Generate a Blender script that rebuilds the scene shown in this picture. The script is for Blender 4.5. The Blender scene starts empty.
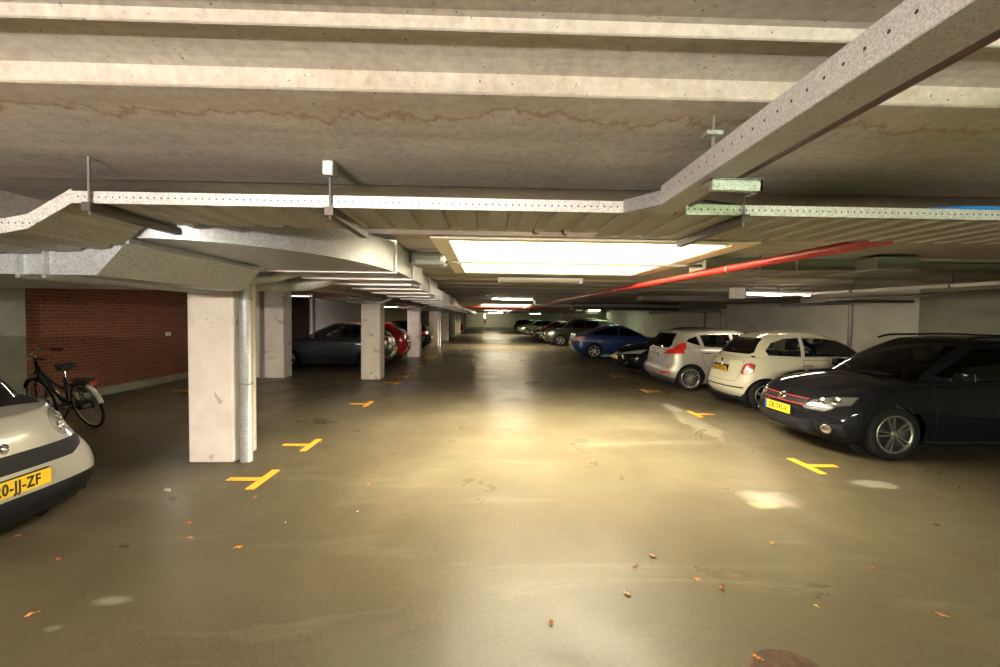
EXPOSURE = 0.0
import bpy, bmesh, math, random
from mathutils import Vector, Matrix
from mathutils.bvhtree import BVHTree
PI = math.pi
C = bpy.context.scene.collection
RND = random.Random(7)

# ------------------------------------------------------------------ materials
MATS = {}
class NT:
    """small wrapper that makes node graphs short to write"""
    def __init__(s, name):
        s.m = bpy.data.materials.new(name); s.m.use_nodes = True
        s.t = s.m.node_tree; s.t.nodes.clear()
        s.out = s.t.nodes.new('ShaderNodeOutputMaterial')
        s.b = s.t.nodes.new('ShaderNodeBsdfPrincipled')
        s.t.links.new(s.b.outputs[0], s.out.inputs[0])
        s._co = None
    def new(s, typ, **k):
        n = s.t.nodes.new(typ)
        for a, v in k.items(): setattr(n, a, v)
        return n
    def link(s, a, b): s.t.links.new(a, b)
    def put(s, sock, v):
        if isinstance(v, bpy.types.NodeSocket): s.link(v, sock)
        else: sock.default_value = v
    def co(s):
        if s._co is None: s._co = s.new('ShaderNodeTexCoord').outputs['Object']
        return s._co
    def math(s, op, a, b=0.0, c=None, clamp=False):
        n = s.new('ShaderNodeMath', operation=op, use_clamp=clamp)
        s.put(n.inputs[0], a); s.put(n.inputs[1], b)
        if c is not None: s.put(n.inputs[2], c)
        return n.outputs[0]
    def mapping(s, scale=(1, 1, 1), loc=(0, 0, 0), rot=(0, 0, 0), src=None):
        n = s.new('ShaderNodeMapping')
        s.link(src or s.co(), n.inputs[0])
        n.inputs['Location'].default_value = loc; n.inputs['Rotation'].default_value = rot
        n.inputs['Scale'].default_value = scale
        return n.outputs[0]
    def noise(s, scale, detail=4, rough=.55, vec=None, dist=0.0):
        n = s.new('ShaderNodeTexNoise')
        s.link(vec if vec is not None else s.co(), n.inputs['Vector'])
        n.inputs['Scale'].default_value = scale; n.inputs['Detail'].default_value = detail
        n.inputs['Roughness'].default_value = rough; n.inputs['Distortion'].default_value = dist
        return n.outputs[0]
    def ramp(s, v, stops, interp='LINEAR'):
        n = s.new('ShaderNodeValToRGB'); s.link(v, n.inputs[0])
        cr = n.color_ramp; cr.interpolation = interp
        while len(cr.elements) < len(stops): cr.elements.new(.5)
        for e, (p, c) in zip(cr.elements, stops):
            e.position = p; e.color = (c, c, c, 1) if not isinstance(c, tuple) else (*c, 1)
        return n.outputs[0]
    def mix(s, f, a, b, mode='MIX'):
        n = s.new('ShaderNodeMix', data_type='RGBA', blend_type=mode)
        s.put(n.inputs[0], f)
        for sock, v in ((n.inputs[6], a), (n.inputs[7], b)):
            if isinstance(v, tuple): v = (*v, 1)
            s.put(sock, v)
        return n.outputs[2]
    def sep(s, v=None):
        n = s.new('ShaderNodeSeparateXYZ'); s.link(v or s.co(), n.inputs[0]); return n.outputs
    def bump(s, h, strength=.3, dist=.01):
        n = s.new('ShaderNodeBump'); n.inputs['Strength'].default_value = strength
        n.inputs['Distance'].default_value = dist; s.link(h, n.inputs['Height'])
        s.link(n.outputs[0], s.b.inputs['Normal'])
    def set(s, color=None, rough=None, metal=None, spec=None, coat=None, emit=None, es=None, alpha=None):
        I = s.b.inputs
        if color is not None: s.put(I['Base Color'], (*color, 1) if isinstance(color, tuple) else color)
        if rough is not None: s.put(I['Roughness'], rough)
        if metal is not None: s.put(I['Metallic'], metal)
        if spec is not None: s.put(I['Specular IOR Level'], spec)
        if coat is not None: s.put(I['Coat Weight'], coat); I['Coat Roughness'].default_value = .04
        if emit is not None: s.put(I['Emission Color'], (*emit, 1)); I['Emission Strength'].default_value = es
        return s

def simple(name, color, rough=.5, metal=0., spec=.5, coat=None, var=.06, scale=8., emit=None, es=0.):
    """plain procedural material: colour with a little noise variation"""
    if name in MATS: return MATS[name]
    n = NT(name)
    f = n.noise(scale, 3)
    lo = tuple(max(0, c * (1 - var)) for c in color); hi = tuple(min(1, c * (1 + var)) for c in color)
    n.set(n.ramp(f, [(.3, lo), (.7, hi)]), rough, metal, spec, coat, emit, es)
    MATS[name] = n.m; return n.m

def carpaint(name, color, metal=0., rough=.3):
    if name in MATS: return MATS[name]
    n = NT(name)
    g = n.new('ShaderNodeNewGeometry').outputs['Backfacing']
    fl = n.noise(900, 1)
    c = n.mix(n.ramp(fl, [(.35, 0.), (.65, .12)]), color, tuple(min(1, x * 1.25 + .01) for x in color))
    c = n.mix(g, c, (.012, .012, .013))          # dark cabin lining on the inside of the shell
    n.set(c, max(rough, .32) if metal else .5, n.math('MULTIPLY', n.math('SUBTRACT', 1., g), metal), .5 if metal else .0, 1.)
    n.link(n.math('MULTIPLY', n.math('SUBTRACT', 1., g), .6 if max(color) < .02 else 1.), n.b.inputs['Coat Weight'])
    MATS[name] = n.m; return n.m

def glassmat(name, tint, t=.5):
    if name in MATS: return MATS[name]
    n = NT(name)
    tr = n.new('ShaderNodeBsdfTransparent'); tr.inputs[0].default_value = (*tint, 1)
    gl = n.new('ShaderNodeBsdfGlossy'); gl.inputs['Roughness'].default_value = .03
    fr = n.new('ShaderNodeFresnel'); fr.inputs[0].default_value = 1.5
    m = n.new('ShaderNodeMixShader')
    n.link(n.math('ADD', n.math('MULTIPLY', fr.outputs[0], .9), .02), m.inputs[0])
    n.link(tr.outputs[0], m.inputs[1]); n.link(gl.outputs[0], m.inputs[2]); n.link(m.outputs[0], n.out.inputs[0])
    MATS[name] = n.m; return n.m

def emis(name, color, strength):
    if name in MATS: return MATS[name]
    n = NT(name); n.set((.8, .8, .8), .4, emit=color, es=strength)
    MATS[name] = n.m; return n.m

# ------------------------------------------------------------------ objects
def link(o, parent=None):
    C.objects.link(o)
    if parent is not None: o.parent = parent
    return o
def obj(name, bm, mats, parent=None, smooth=False, loc=None, rot=None, angle=None):
    me = bpy.data.meshes.new(name); bm.to_mesh(me); bm.free()
    for m in (mats if isinstance(mats, (list, tuple)) else [mats]): me.materials.append(m)
    if smooth:
        me.polygons.foreach_set('use_smooth', [True] * len(me.polygons))
        if angle: me.set_sharp_from_angle(angle=math.radians(angle))
    o = bpy.data.objects.new(name, me); link(o, parent)
    if loc is not None: o.location = loc
    if rot is not None: o.rotation_euler = rot
    return o
def tag(o, label=None, cat=None, group=None, kind=None):
    if label: o['label'] = label
    if cat: o['category'] = cat
    if group: o['group'] = group
    if kind: o['kind'] = kind
    return o
def empty(name, label, cat, loc=(0, 0, 0), rz=0., group=None):
    o = bpy.data.objects.new(name, None); o.empty_display_size = .2
    C.objects.link(o); o.location = loc; o.rotation_euler = (0, 0, rz)
    return tag(o, label, cat, group)
def copy_tree(o, parent=None):
    c = o.copy(); C.objects.link(c); c.parent = parent
    for ch in list(o.children): copy_tree(ch, c)
    return c

# ------------------------------------------------------------------ shapes
def box(bm, x0, x1, y0, y1, z0, z1, bev=0., mat=0):
    vs = [bm.verts.new((x, y, z)) for z in (z0, z1) for y in (y0, y1) for x in (x0, x1)]
    fs = [bm.faces.new([vs[i] for i in q]) for q in ((0, 2, 3, 1), (4, 5, 7, 6), (0, 1, 5, 4), (2, 6, 7, 3), (0, 4, 6, 2), (1, 3, 7, 5))]
    for f in fs: f.material_index = mat
    if bev:
        r = bmesh.ops.bevel(bm, geom=list({e for f in fs for e in f.edges}), offset=bev, segments=2, affect='EDGES', profile=.5)
        for f in r['faces']: f.material_index = mat
    return vs
def BX(*a, **k):
    bm = bmesh.new(); box(bm, *a, **k); return bm
def frame_at(d, up=Vector((0, 0, 1))):
    d = d.normalized()
    if abs(d.dot(up)) > .98: up = Vector((0, 1, 0))
    a = d.cross(up).normalized(); return a, a.cross(d).normalized()
def rounded(pts, r, n=5):
    """round the corners of a polyline"""
    P = [Vector(p) for p in pts]
    if r <= 0 or len(P) < 3: return P
    out = [P[0]]
    for i in range(1, len(P) - 1):
        a, b, c = P[i - 1], P[i], P[i + 1]
        q = min(r, (b - a).length * .49, (c - b).length * .49)
        s = b + (a - b).normalized() * q; e = b + (c - b).normalized() * q
        for k in range(n + 1):
            t = k / n; out.append(s * (1 - t) ** 2 + b * 2 * t * (1 - t) + e * t * t)
    out.append(P[-1]); return out
def tube(bm, pts, r, n=12, caps=True, bend=0., closed=False, mat=0):
    P = rounded(pts, bend) if bend else [Vector(p) for p in pts]
    rs = r if isinstance(r, (list, tuple)) else [r] * len(P)
    rings = []; a = None
    m = len(P)
    for i, p in enumerate(P):
        if closed: d = P[(i + 1) % m] - P[i - 1]
        else: d = P[min(i + 1, m - 1)] - P[max(i - 1, 0)]
        d = d.normalized()
        if a is None: a, b = frame_at(d)
        else:
            a = (a - d * a.dot(d)).normalized(); b = a.cross(d).normalized()
        rings.append([bm.verts.new(p + (a * math.cos(2 * PI * k / n) + b * math.sin(2 * PI * k / n)) * rs[i]) for k in range(n)])
    for i in range(m if closed else m - 1):
        A, B = rings[i], rings[(i + 1) % m]
        for k in range(n):
            f = bm.faces.new((A[k], A[(k + 1) % n], B[(k + 1) % n], B[k])); f.smooth = True; f.material_index = mat
    if caps and not closed:
        for R in (rings[0], rings[-1]):
            f = bm.faces.new(R); f.material_index = mat
    return bm
def TB(*a, **k): return tube(bmesh.new(), *a, **k)
def lathe(bm, prof, n=32, axis='y', mat=0, cx=0., cz=0., caps=True):
    """profile of (radius, height along the axis)"""
    rings = []
    for r, h in prof:
        ring = []
        for k in range(n):
            c, s = math.cos(2 * PI * k / n) * r, math.sin(2 * PI * k / n) * r
            ring.append(bm.verts.new((cx + c, h, cz + s) if axis == 'y' else (c, s, h) if axis == 'z' else (h, c, s)))
        rings.append(ring)
    for A, B in zip(rings, rings[1:]):
        for k in range(n):
            f = bm.faces.new((A[k], A[(k + 1) % n], B[(k + 1) % n], B[k])); f.smooth = True; f.material_index = mat
    for R, (r, h) in ((rings[0], prof[0]), (rings[-1], prof[-1])):
        if caps and r > 1e-4: f = bm.faces.new(R); f.material_index = mat
    bmesh.ops.remove_doubles(bm, verts=[v for R in rings for v in R], dist=1e-6)
    return bm
def prism(bm, poly, axis, a, b, mat=0):
    """extrude a 2-D polygon between a and b along an axis; (u,v) are the other two axes in order"""
    def p(u, v, w): return {'x': (w, u, v), 'y': (u, w, v), 'z': (u, v, w)}[axis]
    A = [bm.verts.new(p(u, v, a)) for u, v in poly]; B = [bm.verts.new(p(u, v, b)) for u, v in poly]
    fs = [bm.faces.new(A), bm.faces.new(B[::-1])]
    n = len(poly)
    for i in range(n): fs.append(bm.faces.new((A[i], B[i], B[(i + 1) % n], A[(i + 1) % n])))
    for f in fs: f.material_index = mat
    bmesh.ops.recalc_face_normals(bm, faces=fs)
    return bm
def text_obj(name, s, size, mat, parent, loc, rot, align='CENTER', ext=.0012, squeeze=1.):
    cu = bpy.data.curves.new(name, 'FONT'); cu.body = s; cu.size = size; cu.extrude = ext
    cu.align_x = align; cu.align_y = 'CENTER'; cu.offset = size * .026; cu.space_character = 1.12
    t = bpy.data.objects.new(name, cu); C.objects.link(t)
    bpy.context.view_layer.update()
    me = bpy.data.meshes.new_from_object(t.evaluated_get(bpy.context.evaluated_depsgraph_get()))
    C.objects.unlink(t); bpy.data.objects.remove(t); bpy.data.curves.remove(cu)
    me.materials.clear(); me.materials.append(mat)
    me.transform(Matrix.Diagonal((squeeze, 1, 1, 1)))
    o = bpy.data.objects.new(name, me); link(o, parent); o.location = loc; o.rotation_euler = rot
    return o
# ================================================================== surfaces
def mat_floor():
    n = NT('polished_concrete_floor')
    big = n.noise(.45, 5, .6, dist=.8); mid = n.noise(2.2, 6, .65, dist=.5); fine = n.noise(40, 4, .7)
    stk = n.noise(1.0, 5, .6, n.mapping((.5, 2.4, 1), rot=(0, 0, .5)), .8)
    c = n.ramp(big, [(.3, (.048, .038, .022)), (.5, (.078, .063, .036)), (.7, (.116, .095, .057))])
    c = n.mix(n.ramp(mid, [(.38, .5), (.6, 0.)]), c, (.066, .056, .034))
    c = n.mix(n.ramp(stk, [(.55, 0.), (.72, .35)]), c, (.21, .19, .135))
    c = n.mix(.25, c, n.ramp(fine, [(.3, (.036, .030, .019)), (.7, (.14, .118, .074))]))
    X, Y, Z = n.sep()
    warp = n.math('MULTIPLY', n.math('SUBTRACT', n.noise(3.5, 4), .5), 1.3)
    def patch(c, cx, cy, rx, ry, col, w, edge=.16, rot=0.):
        dx = n.math('SUBTRACT', X, cx); dy = n.math('SUBTRACT', Y, cy)
        if rot:
            a, b = math.cos(rot), math.sin(rot)
            ex = n.math('ADD', n.math('MULTIPLY', dx, a), n.math('MULTIPLY', dy, b))
            ey = n.math('SUBTRACT', n.math('MULTIPLY', dy, a), n.math('MULTIPLY', dx, b)); dx, dy = ex, ey
        dx = n.math('DIVIDE', dx, rx); dy = n.math('DIVIDE', dy, ry)
        r = n.math('SQRT', n.math('ADD', n.math('MULTIPLY', dx, dx), n.math('MULTIPLY', dy, dy)))
        m = n.ramp(n.math('ADD', r, warp), [(1 - edge, w), (1.0, 0.)])
        return n.mix(m, c, col)
    # repairs and stains that are in the concrete itself
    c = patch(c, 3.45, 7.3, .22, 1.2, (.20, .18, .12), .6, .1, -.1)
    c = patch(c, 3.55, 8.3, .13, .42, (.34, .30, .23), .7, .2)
    c = patch(c, 2.68, 4.05, .26, .24, (.27, .225, .19), .6, .6)
    c = patch(c, 2.55, 3.9, .16, .1, (.62, .40, .20), .5, .6)
    c = patch(c, 4.05, 4.42, .26, .13, (.26, .24, .19), .6, .25)
    c = patch(c, -2.18, 2.58, .13, .05, (.26, .24, .20), .5, .7)
    c = patch(c, -2.3, 2.35, .05, .03, (.26, .24, .20), .4, .7)
    c = patch(c, -3.2, 11.3, 1.2, .4, (.06, .055, .04), .6, .5)
    c = patch(c, -6.3, 9.2, .9, .22, (.06, .055, .04), .5, .5)
    c = patch(c, -.55, 2.1, .5, .28, (.10, .095, .06), .45, .6)
    c = patch(c, 4.9, 3.4, 1.6, .5, (.07, .065, .045), .6, .6)
    n.set(c, n.ramp(n.noise(1.3, 5, .6, dist=.6), [(.32, .27), (.55, .36), (.75, .48)]), 0., .09)
    n.bump(n.noise(14, 5, .6), .06, .01)
    MATS['floor'] = n.m; return n.m
def mat_ceiling():
    n = NT('raw_concrete_ceiling')
    st = n.mapping((.35, 3.2, 3.2))
    a = n.noise(1.4, 6, .62, st, .4); b = n.noise(1.1, 5, .6, dist=.6); f = n.noise(26, 5, .7)
    c = n.ramp(a, [(.3, (.28, .25, .21)), (.5, (.43, .395, .345)), (.72, (.55, .51, .455))])
    c = n.mix(n.ramp(b, [(.42, .45), (.6, 0.)]), c, (.29, .28, .27))
    c = n.mix(.3, c, n.ramp(f, [(.3, (.17, .145, .115)), (.65, (.58, .54, .48))]))
    X, Y, Z = n.sep()
    # ragged brown leak lines that follow the form joint
    w = n.math('MULTIPLY', n.math('SUBTRACT', n.noise(4.5, 7, .72, n.mapping((1, .6, .2))), .5), .42)
    d = n.math('ABSOLUTE', n.math('SUBTRACT', n.math('ADD', Y, w), 1.67))
    c = n.mix(n.ramp(d, [(0., .6), (.02, .0)]), c, (.16, .085, .035))
    d2 = n.math('SUBTRACT', n.math('ADD', Y, w), 1.62)
    c = n.mix(n.ramp(n.math('ABSOLUTE', d2), [(0., .35), (.16, 0.)]), c, (.30, .20, .11))
    pit = n.ramp(n.noise(60, 2, .5), [(.26, .8), (.31, 0.)])
    c = n.mix(pit, c, (.08, .055, .035))
    n.set(c, .85, 0., .2)
    n.bump(f, .25, .006)
    MATS['ceiling'] = n.m; return n.m
def mat_whitecol():
    n = NT('chipped_white_painted_concrete')
    a = n.noise(3, 5, .6); p = n.noise(3.6, 3, .5, dist=.4); f = n.noise(40, 4)
    c = n.ramp(a, [(.3, (.62, .55, .48)), (.7, (.74, .68, .61))])
    c = n.mix(n.ramp(p, [(.635, 0.), (.65, .8)]), c, (.42, .33, .26))
    c = n.mix(n.ramp(n.noise(14, 4, .6), [(.68, 0.), (.72, .5)]), c, (.45, .35, .27))
    n.set(c, .7, 0., .3); n.bump(f, .15, .004)
    MATS['whitecol'] = n.m; return n.m
def mat_plaster(name, c0, c1):
    n = NT(name)
    a = n.noise(1.2, 5, .6); f = n.noise(50, 3)
    c = n.ramp(a, [(.3, c0), (.7, c1)])
    c = n.mix(n.ramp(n.noise(3, 5, .7, n.mapping((1, 1, .3))), [(.55, 0.), (.8, .25)]), c, tuple(x * .6 for x in c0))
    n.set(c, .8, 0., .3); n.bump(f, .2, .004)
    return n.m
def mat_brick():
    n = NT('red_brick_wall')
    s = n.sep(); cb = n.new('ShaderNodeCombineXYZ')
    n.link(n.math('ADD', s[1], s[0]), cb.inputs[0]); n.link(s[2], cb.inputs[1])
    br = n.new('ShaderNodeTexBrick'); n.link(cb.outputs[0], br.inputs[0])
    for k, v in (('Color1', (.20, .052, .022, 1)), ('Color2', (.125, .036, .018, 1)), ('Mortar', (.20, .15, .10, 1))): br.inputs[k].default_value = v
    for k, v in (('Scale', 1.), ('Mortar Size', .007), ('Mortar Smooth', .2), ('Brick Width', .22), ('Row Height', .0625), ('Bias', -.2)): br.inputs[k].default_value = v
    c = n.mix(n.ramp(n.noise(1.5, 4), [(.4, 0.), (.8, .4)]), br.outputs[0], (.23, .09, .05))
    n.set(c, .8, 0., .3); n.bump(n.math('SUBTRACT', 1., br.outputs[1]), .5, .008)
    return n.m
def mat_galv(name='galvanised_steel', base=(.50, .52, .53), rough=.38, holes=None, dirt=.3, metal=.85, spang=140, con=1.):
    """spangled zinc; holes = (axis along, pitch, axis across, centre, pitch across) for perforated sides"""
    if name in MATS: return MATS[name]
    n = NT(name)
    v = n.new('ShaderNodeTexVoronoi'); n.link(n.co(), v.inputs['Vector']); v.inputs['Scale'].default_value = spang
    sp = n.sep(v.outputs['Color'])[0]
    c = n.ramp(sp, [(0., tuple(x * .74 for x in base)), (1., tuple(min(1, x * 1.2) for x in base))])
    c = n.mix(n.ramp(n.noise(2.5, 5, .6), [(.42, 0.), (.75, dirt)]), c, (.24, .21, .15))
    if holes:
        ax, p, bx, z0, q = holes; s = n.sep()
        u = n.math('SUBTRACT', n.math('FRACT', n.math('DIVIDE', s[ax], p)), .5)
        w = n.math('DIVIDE', n.math('SUBTRACT', s[bx], z0), q)
        d = n.math('SQRT', n.math('ADD', n.math('MULTIPLY', n.math('MULTIPLY', u, p), n.math('MULTIPLY', u, p)), n.math('MULTIPLY', n.math('MULTIPLY', w, q), n.math('MULTIPLY', w, q))))
        m = n.math('LESS_THAN', d, .0042)
        c = n.mix(m, c, (.05, .035, .02))
    n.set(c, n.ramp(sp, [(0., rough), (1., rough + .15 * con)]), metal, .5)
    MATS[name] = n.m; return n.m

M_FLOOR = mat_floor(); M_CEIL = mat_ceiling(); M_COL = mat_whitecol(); M_BRICK = mat_brick()
M_WHITEWALL = mat_plaster('white_painted_wall', (.55, .53, .45), (.66, .63, .55))
M_GREYWALL = mat_plaster('bare_grey_concrete_wall', (.20, .20, .15), (.31, .31, .24))
M_ENDWALL = mat_plaster('pale_green_end_wall', (.50, .52, .36), (.60, .62, .45))
M_GALV = mat_galv(); M_DUCT = mat_galv('duct_sheet_metal', (.40, .43, .455), .40, dirt=.4, metal=.45, spang=120, con=.12)
M_BLACK = simple('black_rubber_and_plastic', (.012, .012, .013), .6)
M_RED = simple('red_pipe_paint', (.30, .014, .008), .45, spec=.3)
M_YEL = simple('yellow_road_paint', (.72, .36, .02), .6, var=.18, scale=25)
M_CREAM = simple('cream_board', (.72, .66, .50), .6)
M_WHITE = simple('white_enamel', (.78, .77, .72), .4)
M_PIPE = simple('grey_pipe', (.30, .30, .28), .4, .3)
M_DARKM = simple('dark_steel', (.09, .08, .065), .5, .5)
M_RUST = simple('brown_pipe_paint', (.11, .045, .03), .5)

# ================================================================== the shell
FAR = 64.; BACK = -8.5; XL = -7.9; XR = 9.; ZC = 2.48
def S(name, bm, m, **k): return tag(obj(name, bm, m, **k), kind='structure')
S('floor', BX(XL - .3, XR + .3, BACK - .3, FAR + .3, -.2, 0), M_FLOOR)
# ceiling: profiled precast edge near the camera, flat slabs with V joints beyond
prof = [(BACK, 2.56), (-1.2, 2.56), (-1.18, 2.52), (-.6, 2.515), (-.58, 2.55), (.2, 2.548), (1.27, 2.545), (1.292, 2.541), (1.300, 2.511), (1.306, 2.508),
        (1.322, 2.516), (1.345, 2.521), (1.375, 2.522), (1.405, 2.519), (1.435, 2.514), (1.465, 2.507), (1.49, 2.499), (1.50, 2.495), (1.513, 2.441), (1.52, 2.436),
        (1.60, 2.432), (1.75, 2.424), (2.0, 2.413), (2.3, 2.404), (2.452, 2.40), (2.456, 2.43), (2.464, 2.43), (2.468, 2.402), (2.95, 2.405), (2.97, 2.48)]
y = 2.99; k = 0
while y + 1.2 < FAR:
    prof += [(y + .1, ZC), (y + 1.10, ZC), (y + 1.16, ZC - .03), (y + 1.185, ZC - .03), (y + 1.19, ZC + .02), (y + 1.2, ZC + .02)]
    y += 1.2; prof.append((y + .002, ZC - .012)); k += 1
prof += [(FAR + .3, ZC)]
bm = bmesh.new()
HX0, HX1 = -.39, 2.41; HOLES = ((4.34, 7.36), (24.2, 27.2), (42.0, 45.0))       # openings of the light wells
prof2 = []
for (a, c), (b, d) in zip(prof, prof[1:]):
    prof2.append((a, c))
    for h in [v for q in HOLES for v in q]:
        if a < h < b: prof2.append((h, c + (d - c) * (h - a) / (b - a)))
prof2.append(prof[-1]); prof = prof2
xs = (XL - .3, HX0, HX1, XR + .3)
rows = [[bm.verts.new((x, yy, zz)) for x in xs] for yy, zz in prof]
for (a, b, p, q) in zip(rows, rows[1:], prof, prof[1:]):
    for i in range(3):
        if i == 1 and any(p[0] > h0 - .001 and q[0] < h1 + .001 for h0, h1 in HOLES): continue
        bm.faces.new((a[i], b[i], b[i + 1], a[i + 1]))
S('ceiling', bm, M_CEIL)
S('trim_1', BX(-3.38, -2.9, BACK, FAR, 2.15, 2.5, bev=.012), M_CEIL)     # downstand beam on the column line
S('wall_back', BX(XL - .3, XR + .3, BACK - .3, BACK, 0, 2.6), M_GREYWALL)
S('wall_left', BX(XL - .3, XL + .3, BACK, 7.45, 0, 2.6), M_GREYWALL)
S('wall_left', BX(XL - .3, XL, 7.45, 12.0, 0, 2.6), M_BRICK)
S('wall_left', BX(XL - .3, -5.98, 12.0, 12.2, 0, 2.6), M_WHITEWALL)
S('wall_left', BX(XL - .3, XL, 12.2, 19.6, 0, 2.6), simple('near_black_wall', (.022, .012, .010), .9, spec=.1))  # stretch of wall in one plain near-black colour
S('wall_left', BX(XL - .3, XL + .02, 19.6, FAR, 0, 2.6), M_WHITEWALL)
S('wall_right', BX(XR, XR + .3, 8.9, FAR, 0, 2.6), M_WHITEWALL)
S('wall_right', BX(XR - .06, XR + .3, BACK, 8.9, 0, 2.6), M_GREYWALL)
S('wall_far', BX(XL - .3, XR + .3, FAR, FAR + .3, 0, 2.6), M_ENDWALL)
S('baseboard_left', BX(XL, XL + .03, 7.36, 11.98, 0, .16, bev=.006), M_GREYWALL)
S('baseboard_far', BX(XL, XR, FAR - .04, FAR, 0, .35), M_GREYWALL)

# ------------------------------------------------------------------ columns
ordn = ['nearest', 'second', 'third', 'fourth', 'fifth', 'sixth', 'seventh', 'eighth', 'ninth']
COLY = [5.02 + 6.75 * i for i in range(9)]
for i, y0 in enumerate(COLY):
    bm = BX(-3.37, -2.86, y0, y0 + .5, 0, 2.16, bev=.022)
    lab = 'chipped white painted concrete column, ' + ('nearest the camera, beside the grey downpipe' if i == 0 else
          'standing in front of the dark grey parked car' if i == 1 else ordn[i] + ' in the left row counted from the camera')
    o = obj('concrete_column', bm, M_COL, loc=(0, 0, 0)); tag(o, lab, 'column', 'columns along the left of the aisle')
pier = obj('wall_pier', BX(-5.98, -5.46, 11.92, 12.42, 0, 2.5, bev=.02), M_COL)
tag(pier, 'pale concrete pier at the end of the white cross wall, behind the nearest column', 'pier')

# ------------------------------------------------------------------ yellow bay markings
def tmark(x, y, side, label):
    bm = bmesh.new(); s = side
    def slab(ax, ay, bx, by, w):
        d = Vector((bx - ax, by - ay, 0)).normalized(); q = Vector((-d.y, d.x, 0)) * w / 2
        prism(bm, [(v.x, v.y) for v in (Vector((ax, ay, 0)) - q, Vector((bx, by, 0)) - q, Vector((bx, by, 0)) + q, Vector((ax, ay, 0)) + q)], 'z', 0.0, .004)
    slab(0, -.27, 0, .27, .085); slab(.043 * s, 0, .36 * s, 0, .085)
    o = obj('bay_marking', bm, M_YEL, loc=(x, y, .0005)); tag(o, label, 'floor marking', 'yellow T bay markings')
lm = [(4.52, 'in front of the nearest white column'), (5.74, 'just beyond the nearest white column'), (8.48, 'midway between the two nearest columns'),
      (11.25, 'just before the second column'), (12.5, 'just beyond the second column'), (15.25, 'between the second and third columns'), (18.0, 'just before the third column'), (19.2, 'just beyond the third column')]
for y, l in lm: tmark(-2.28, y, -1, 'yellow painted T on the left floor, ' + l)
rm = [(4.98, 'in front of the black estate car'), (7.75, 'in front of the cream hatchback'), (10.26, 'by the rear of the silver hatchback'), (12.9, 'in front of the farther black hatchback'), (15.5, 'before the blue car')]
for y, l in rm: tmark(3.73, y, 1, 'yellow painted T on the right floor, ' + l)
o = obj('bay_line', BX(-6.9, -6.1, 9.75, 9.85, .0005, .0045), M_YEL); tag(o, 'short yellow line on the floor at the foot of the brick wall', 'floor marking')

# ------------------------------------------------------------------ cable trays
def tray_mats(z0, ax): return mat_galv('perforated_tray_%d_%d' % (ax, int(z0 * 1000)), (.60, .60, .58), .42, (ax, .032 if ax == 0 else .055, 2, z0, .03), .22, .5, 260 if ax == 1 else 140, .8)
def rod(parent, x, y, z0, z1, clip=False):
    h = obj('hanger_rod', TB([(x, y, z0), (x, y, z1)], .006, 8), M_PIPE, parent)
    bm = bmesh.new(); box(bm, x - .022, x + .022, y - .018, y + .018, z1 - .06, z1, bev=.004); box(bm, x - .011, x + .011, y - .011, y + .011, z0 - .012, z0 + .006)
    obj('ceiling_clip', bm, M_GALV, h)
    return h
t1 = empty('cable_tray', 'long galvanised cable tray across the ceiling on the left, dipping at its left end', 'cable tray', (0, 0, 0))
def side_strip(path, th, y0, m, name, parent):
    """upstand of a tray that follows a path of (x, zbottom)"""
    bm = bmesh.new()
    poly = [(x, z) for x, z in path] + [(x - .0, z + th) for x, z in reversed(path)]
    # quads along the path keep the outline clean
    prev = None
    for x, z in path:
        cur = [bm.verts.new((x, y0, z)), bm.verts.new((x, y0, z + th)), bm.verts.new((x, y0 + .004, z + th)), bm.verts.new((x, y0 + .004, z))]
        if prev:
            for i in range(4): bm.faces.new((prev[i], cur[i], cur[(i + 1) % 4], prev[(i + 1) % 4]))
        else: bm.faces.new(cur)
        prev = cur
    bm.faces.new(prev[::-1]); bmesh.ops.recalc_face_normals(bm, faces=bm.faces[:])
    return obj(name, bm, m, parent)
pth = [(-6.2, 2.02), (-2.75, 2.02), (-2.28, 2.052), (-2.17, 2.075), (-1.965, 2.198), (.66, 2.2)]
side_strip([(-6.2, 2.02), (-2.75, 2.02), (-2.28, 2.052), (-2.17, 2.075), (-1.965, 2.198)], .068, 2.146, tray_mats(2.1, 0), 'side_rail', t1)
side_strip([(-1.965, 2.198), (-.6, 2.2), (.66, 2.2)], .056, 2.146, tray_mats(2.228, 0), 'side_rail', t1)
side_strip([(x, z + .016) for x, z in pth], .045, 2.646, M_GALV, 'side_rail', t1)
bm = bmesh.new()                                          # corrugated tray floor
def trayfloor(bm, path, y0, y1, rib=.16, x_skip=None):
    for (xa, za), (xb, zb) in zip(path, path[1:]):
        n = max(1, int(abs(xb - xa) / rib)); P = []
        for i in range(n):
            for u, dz in ((0., 0), (.55, 0), (.62, .014), (.93, .014)): 
                t = (i + u) / n; P.append((xa + (xb - xa) * t, za + (zb - za) * t + dz))
        P.append((xb, zb))
        for (a, c), (b, d) in zip(P, P[1:]):
            bm.faces.new([bm.verts.new(q) for q in ((a, y0, c), (b, y0, d), (b, y1, d), (a, y1, c))])
trayfloor(bm, pth, 2.15, 2.646)
obj('tray_floor', bm, mat_galv('weathered_tray_underside', (.30, .29, .24), .5, dirt=.7, metal=.5), t1)
def hanger(parent, x, ya, yb, zt, zrod=2.41):
    b = bmesh.new(); box(b, x - .02, x + .02, ya - .04, yb + .05, zt - .045, zt - .004)
    h = obj('support_arm', b, M_DARKM, parent)
    for yy in (ya - .02,):
        r = obj('hanger_rod', TB([(x, yy, zt - .06), (x, yy, zrod)], .0065, 8), M_PIPE, h)
    return h
hanger(t1, -1.87, 2.15, 2.66, 2.2, 2.41)
h = hanger(t1, -.755, 2.15, 2.66, 2.2)
obj('ceiling_bracket', BX(-.782, -.728, 2.09, 2.16, 2.335, 2.408, bev=.008), M_GALV, h)
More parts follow.
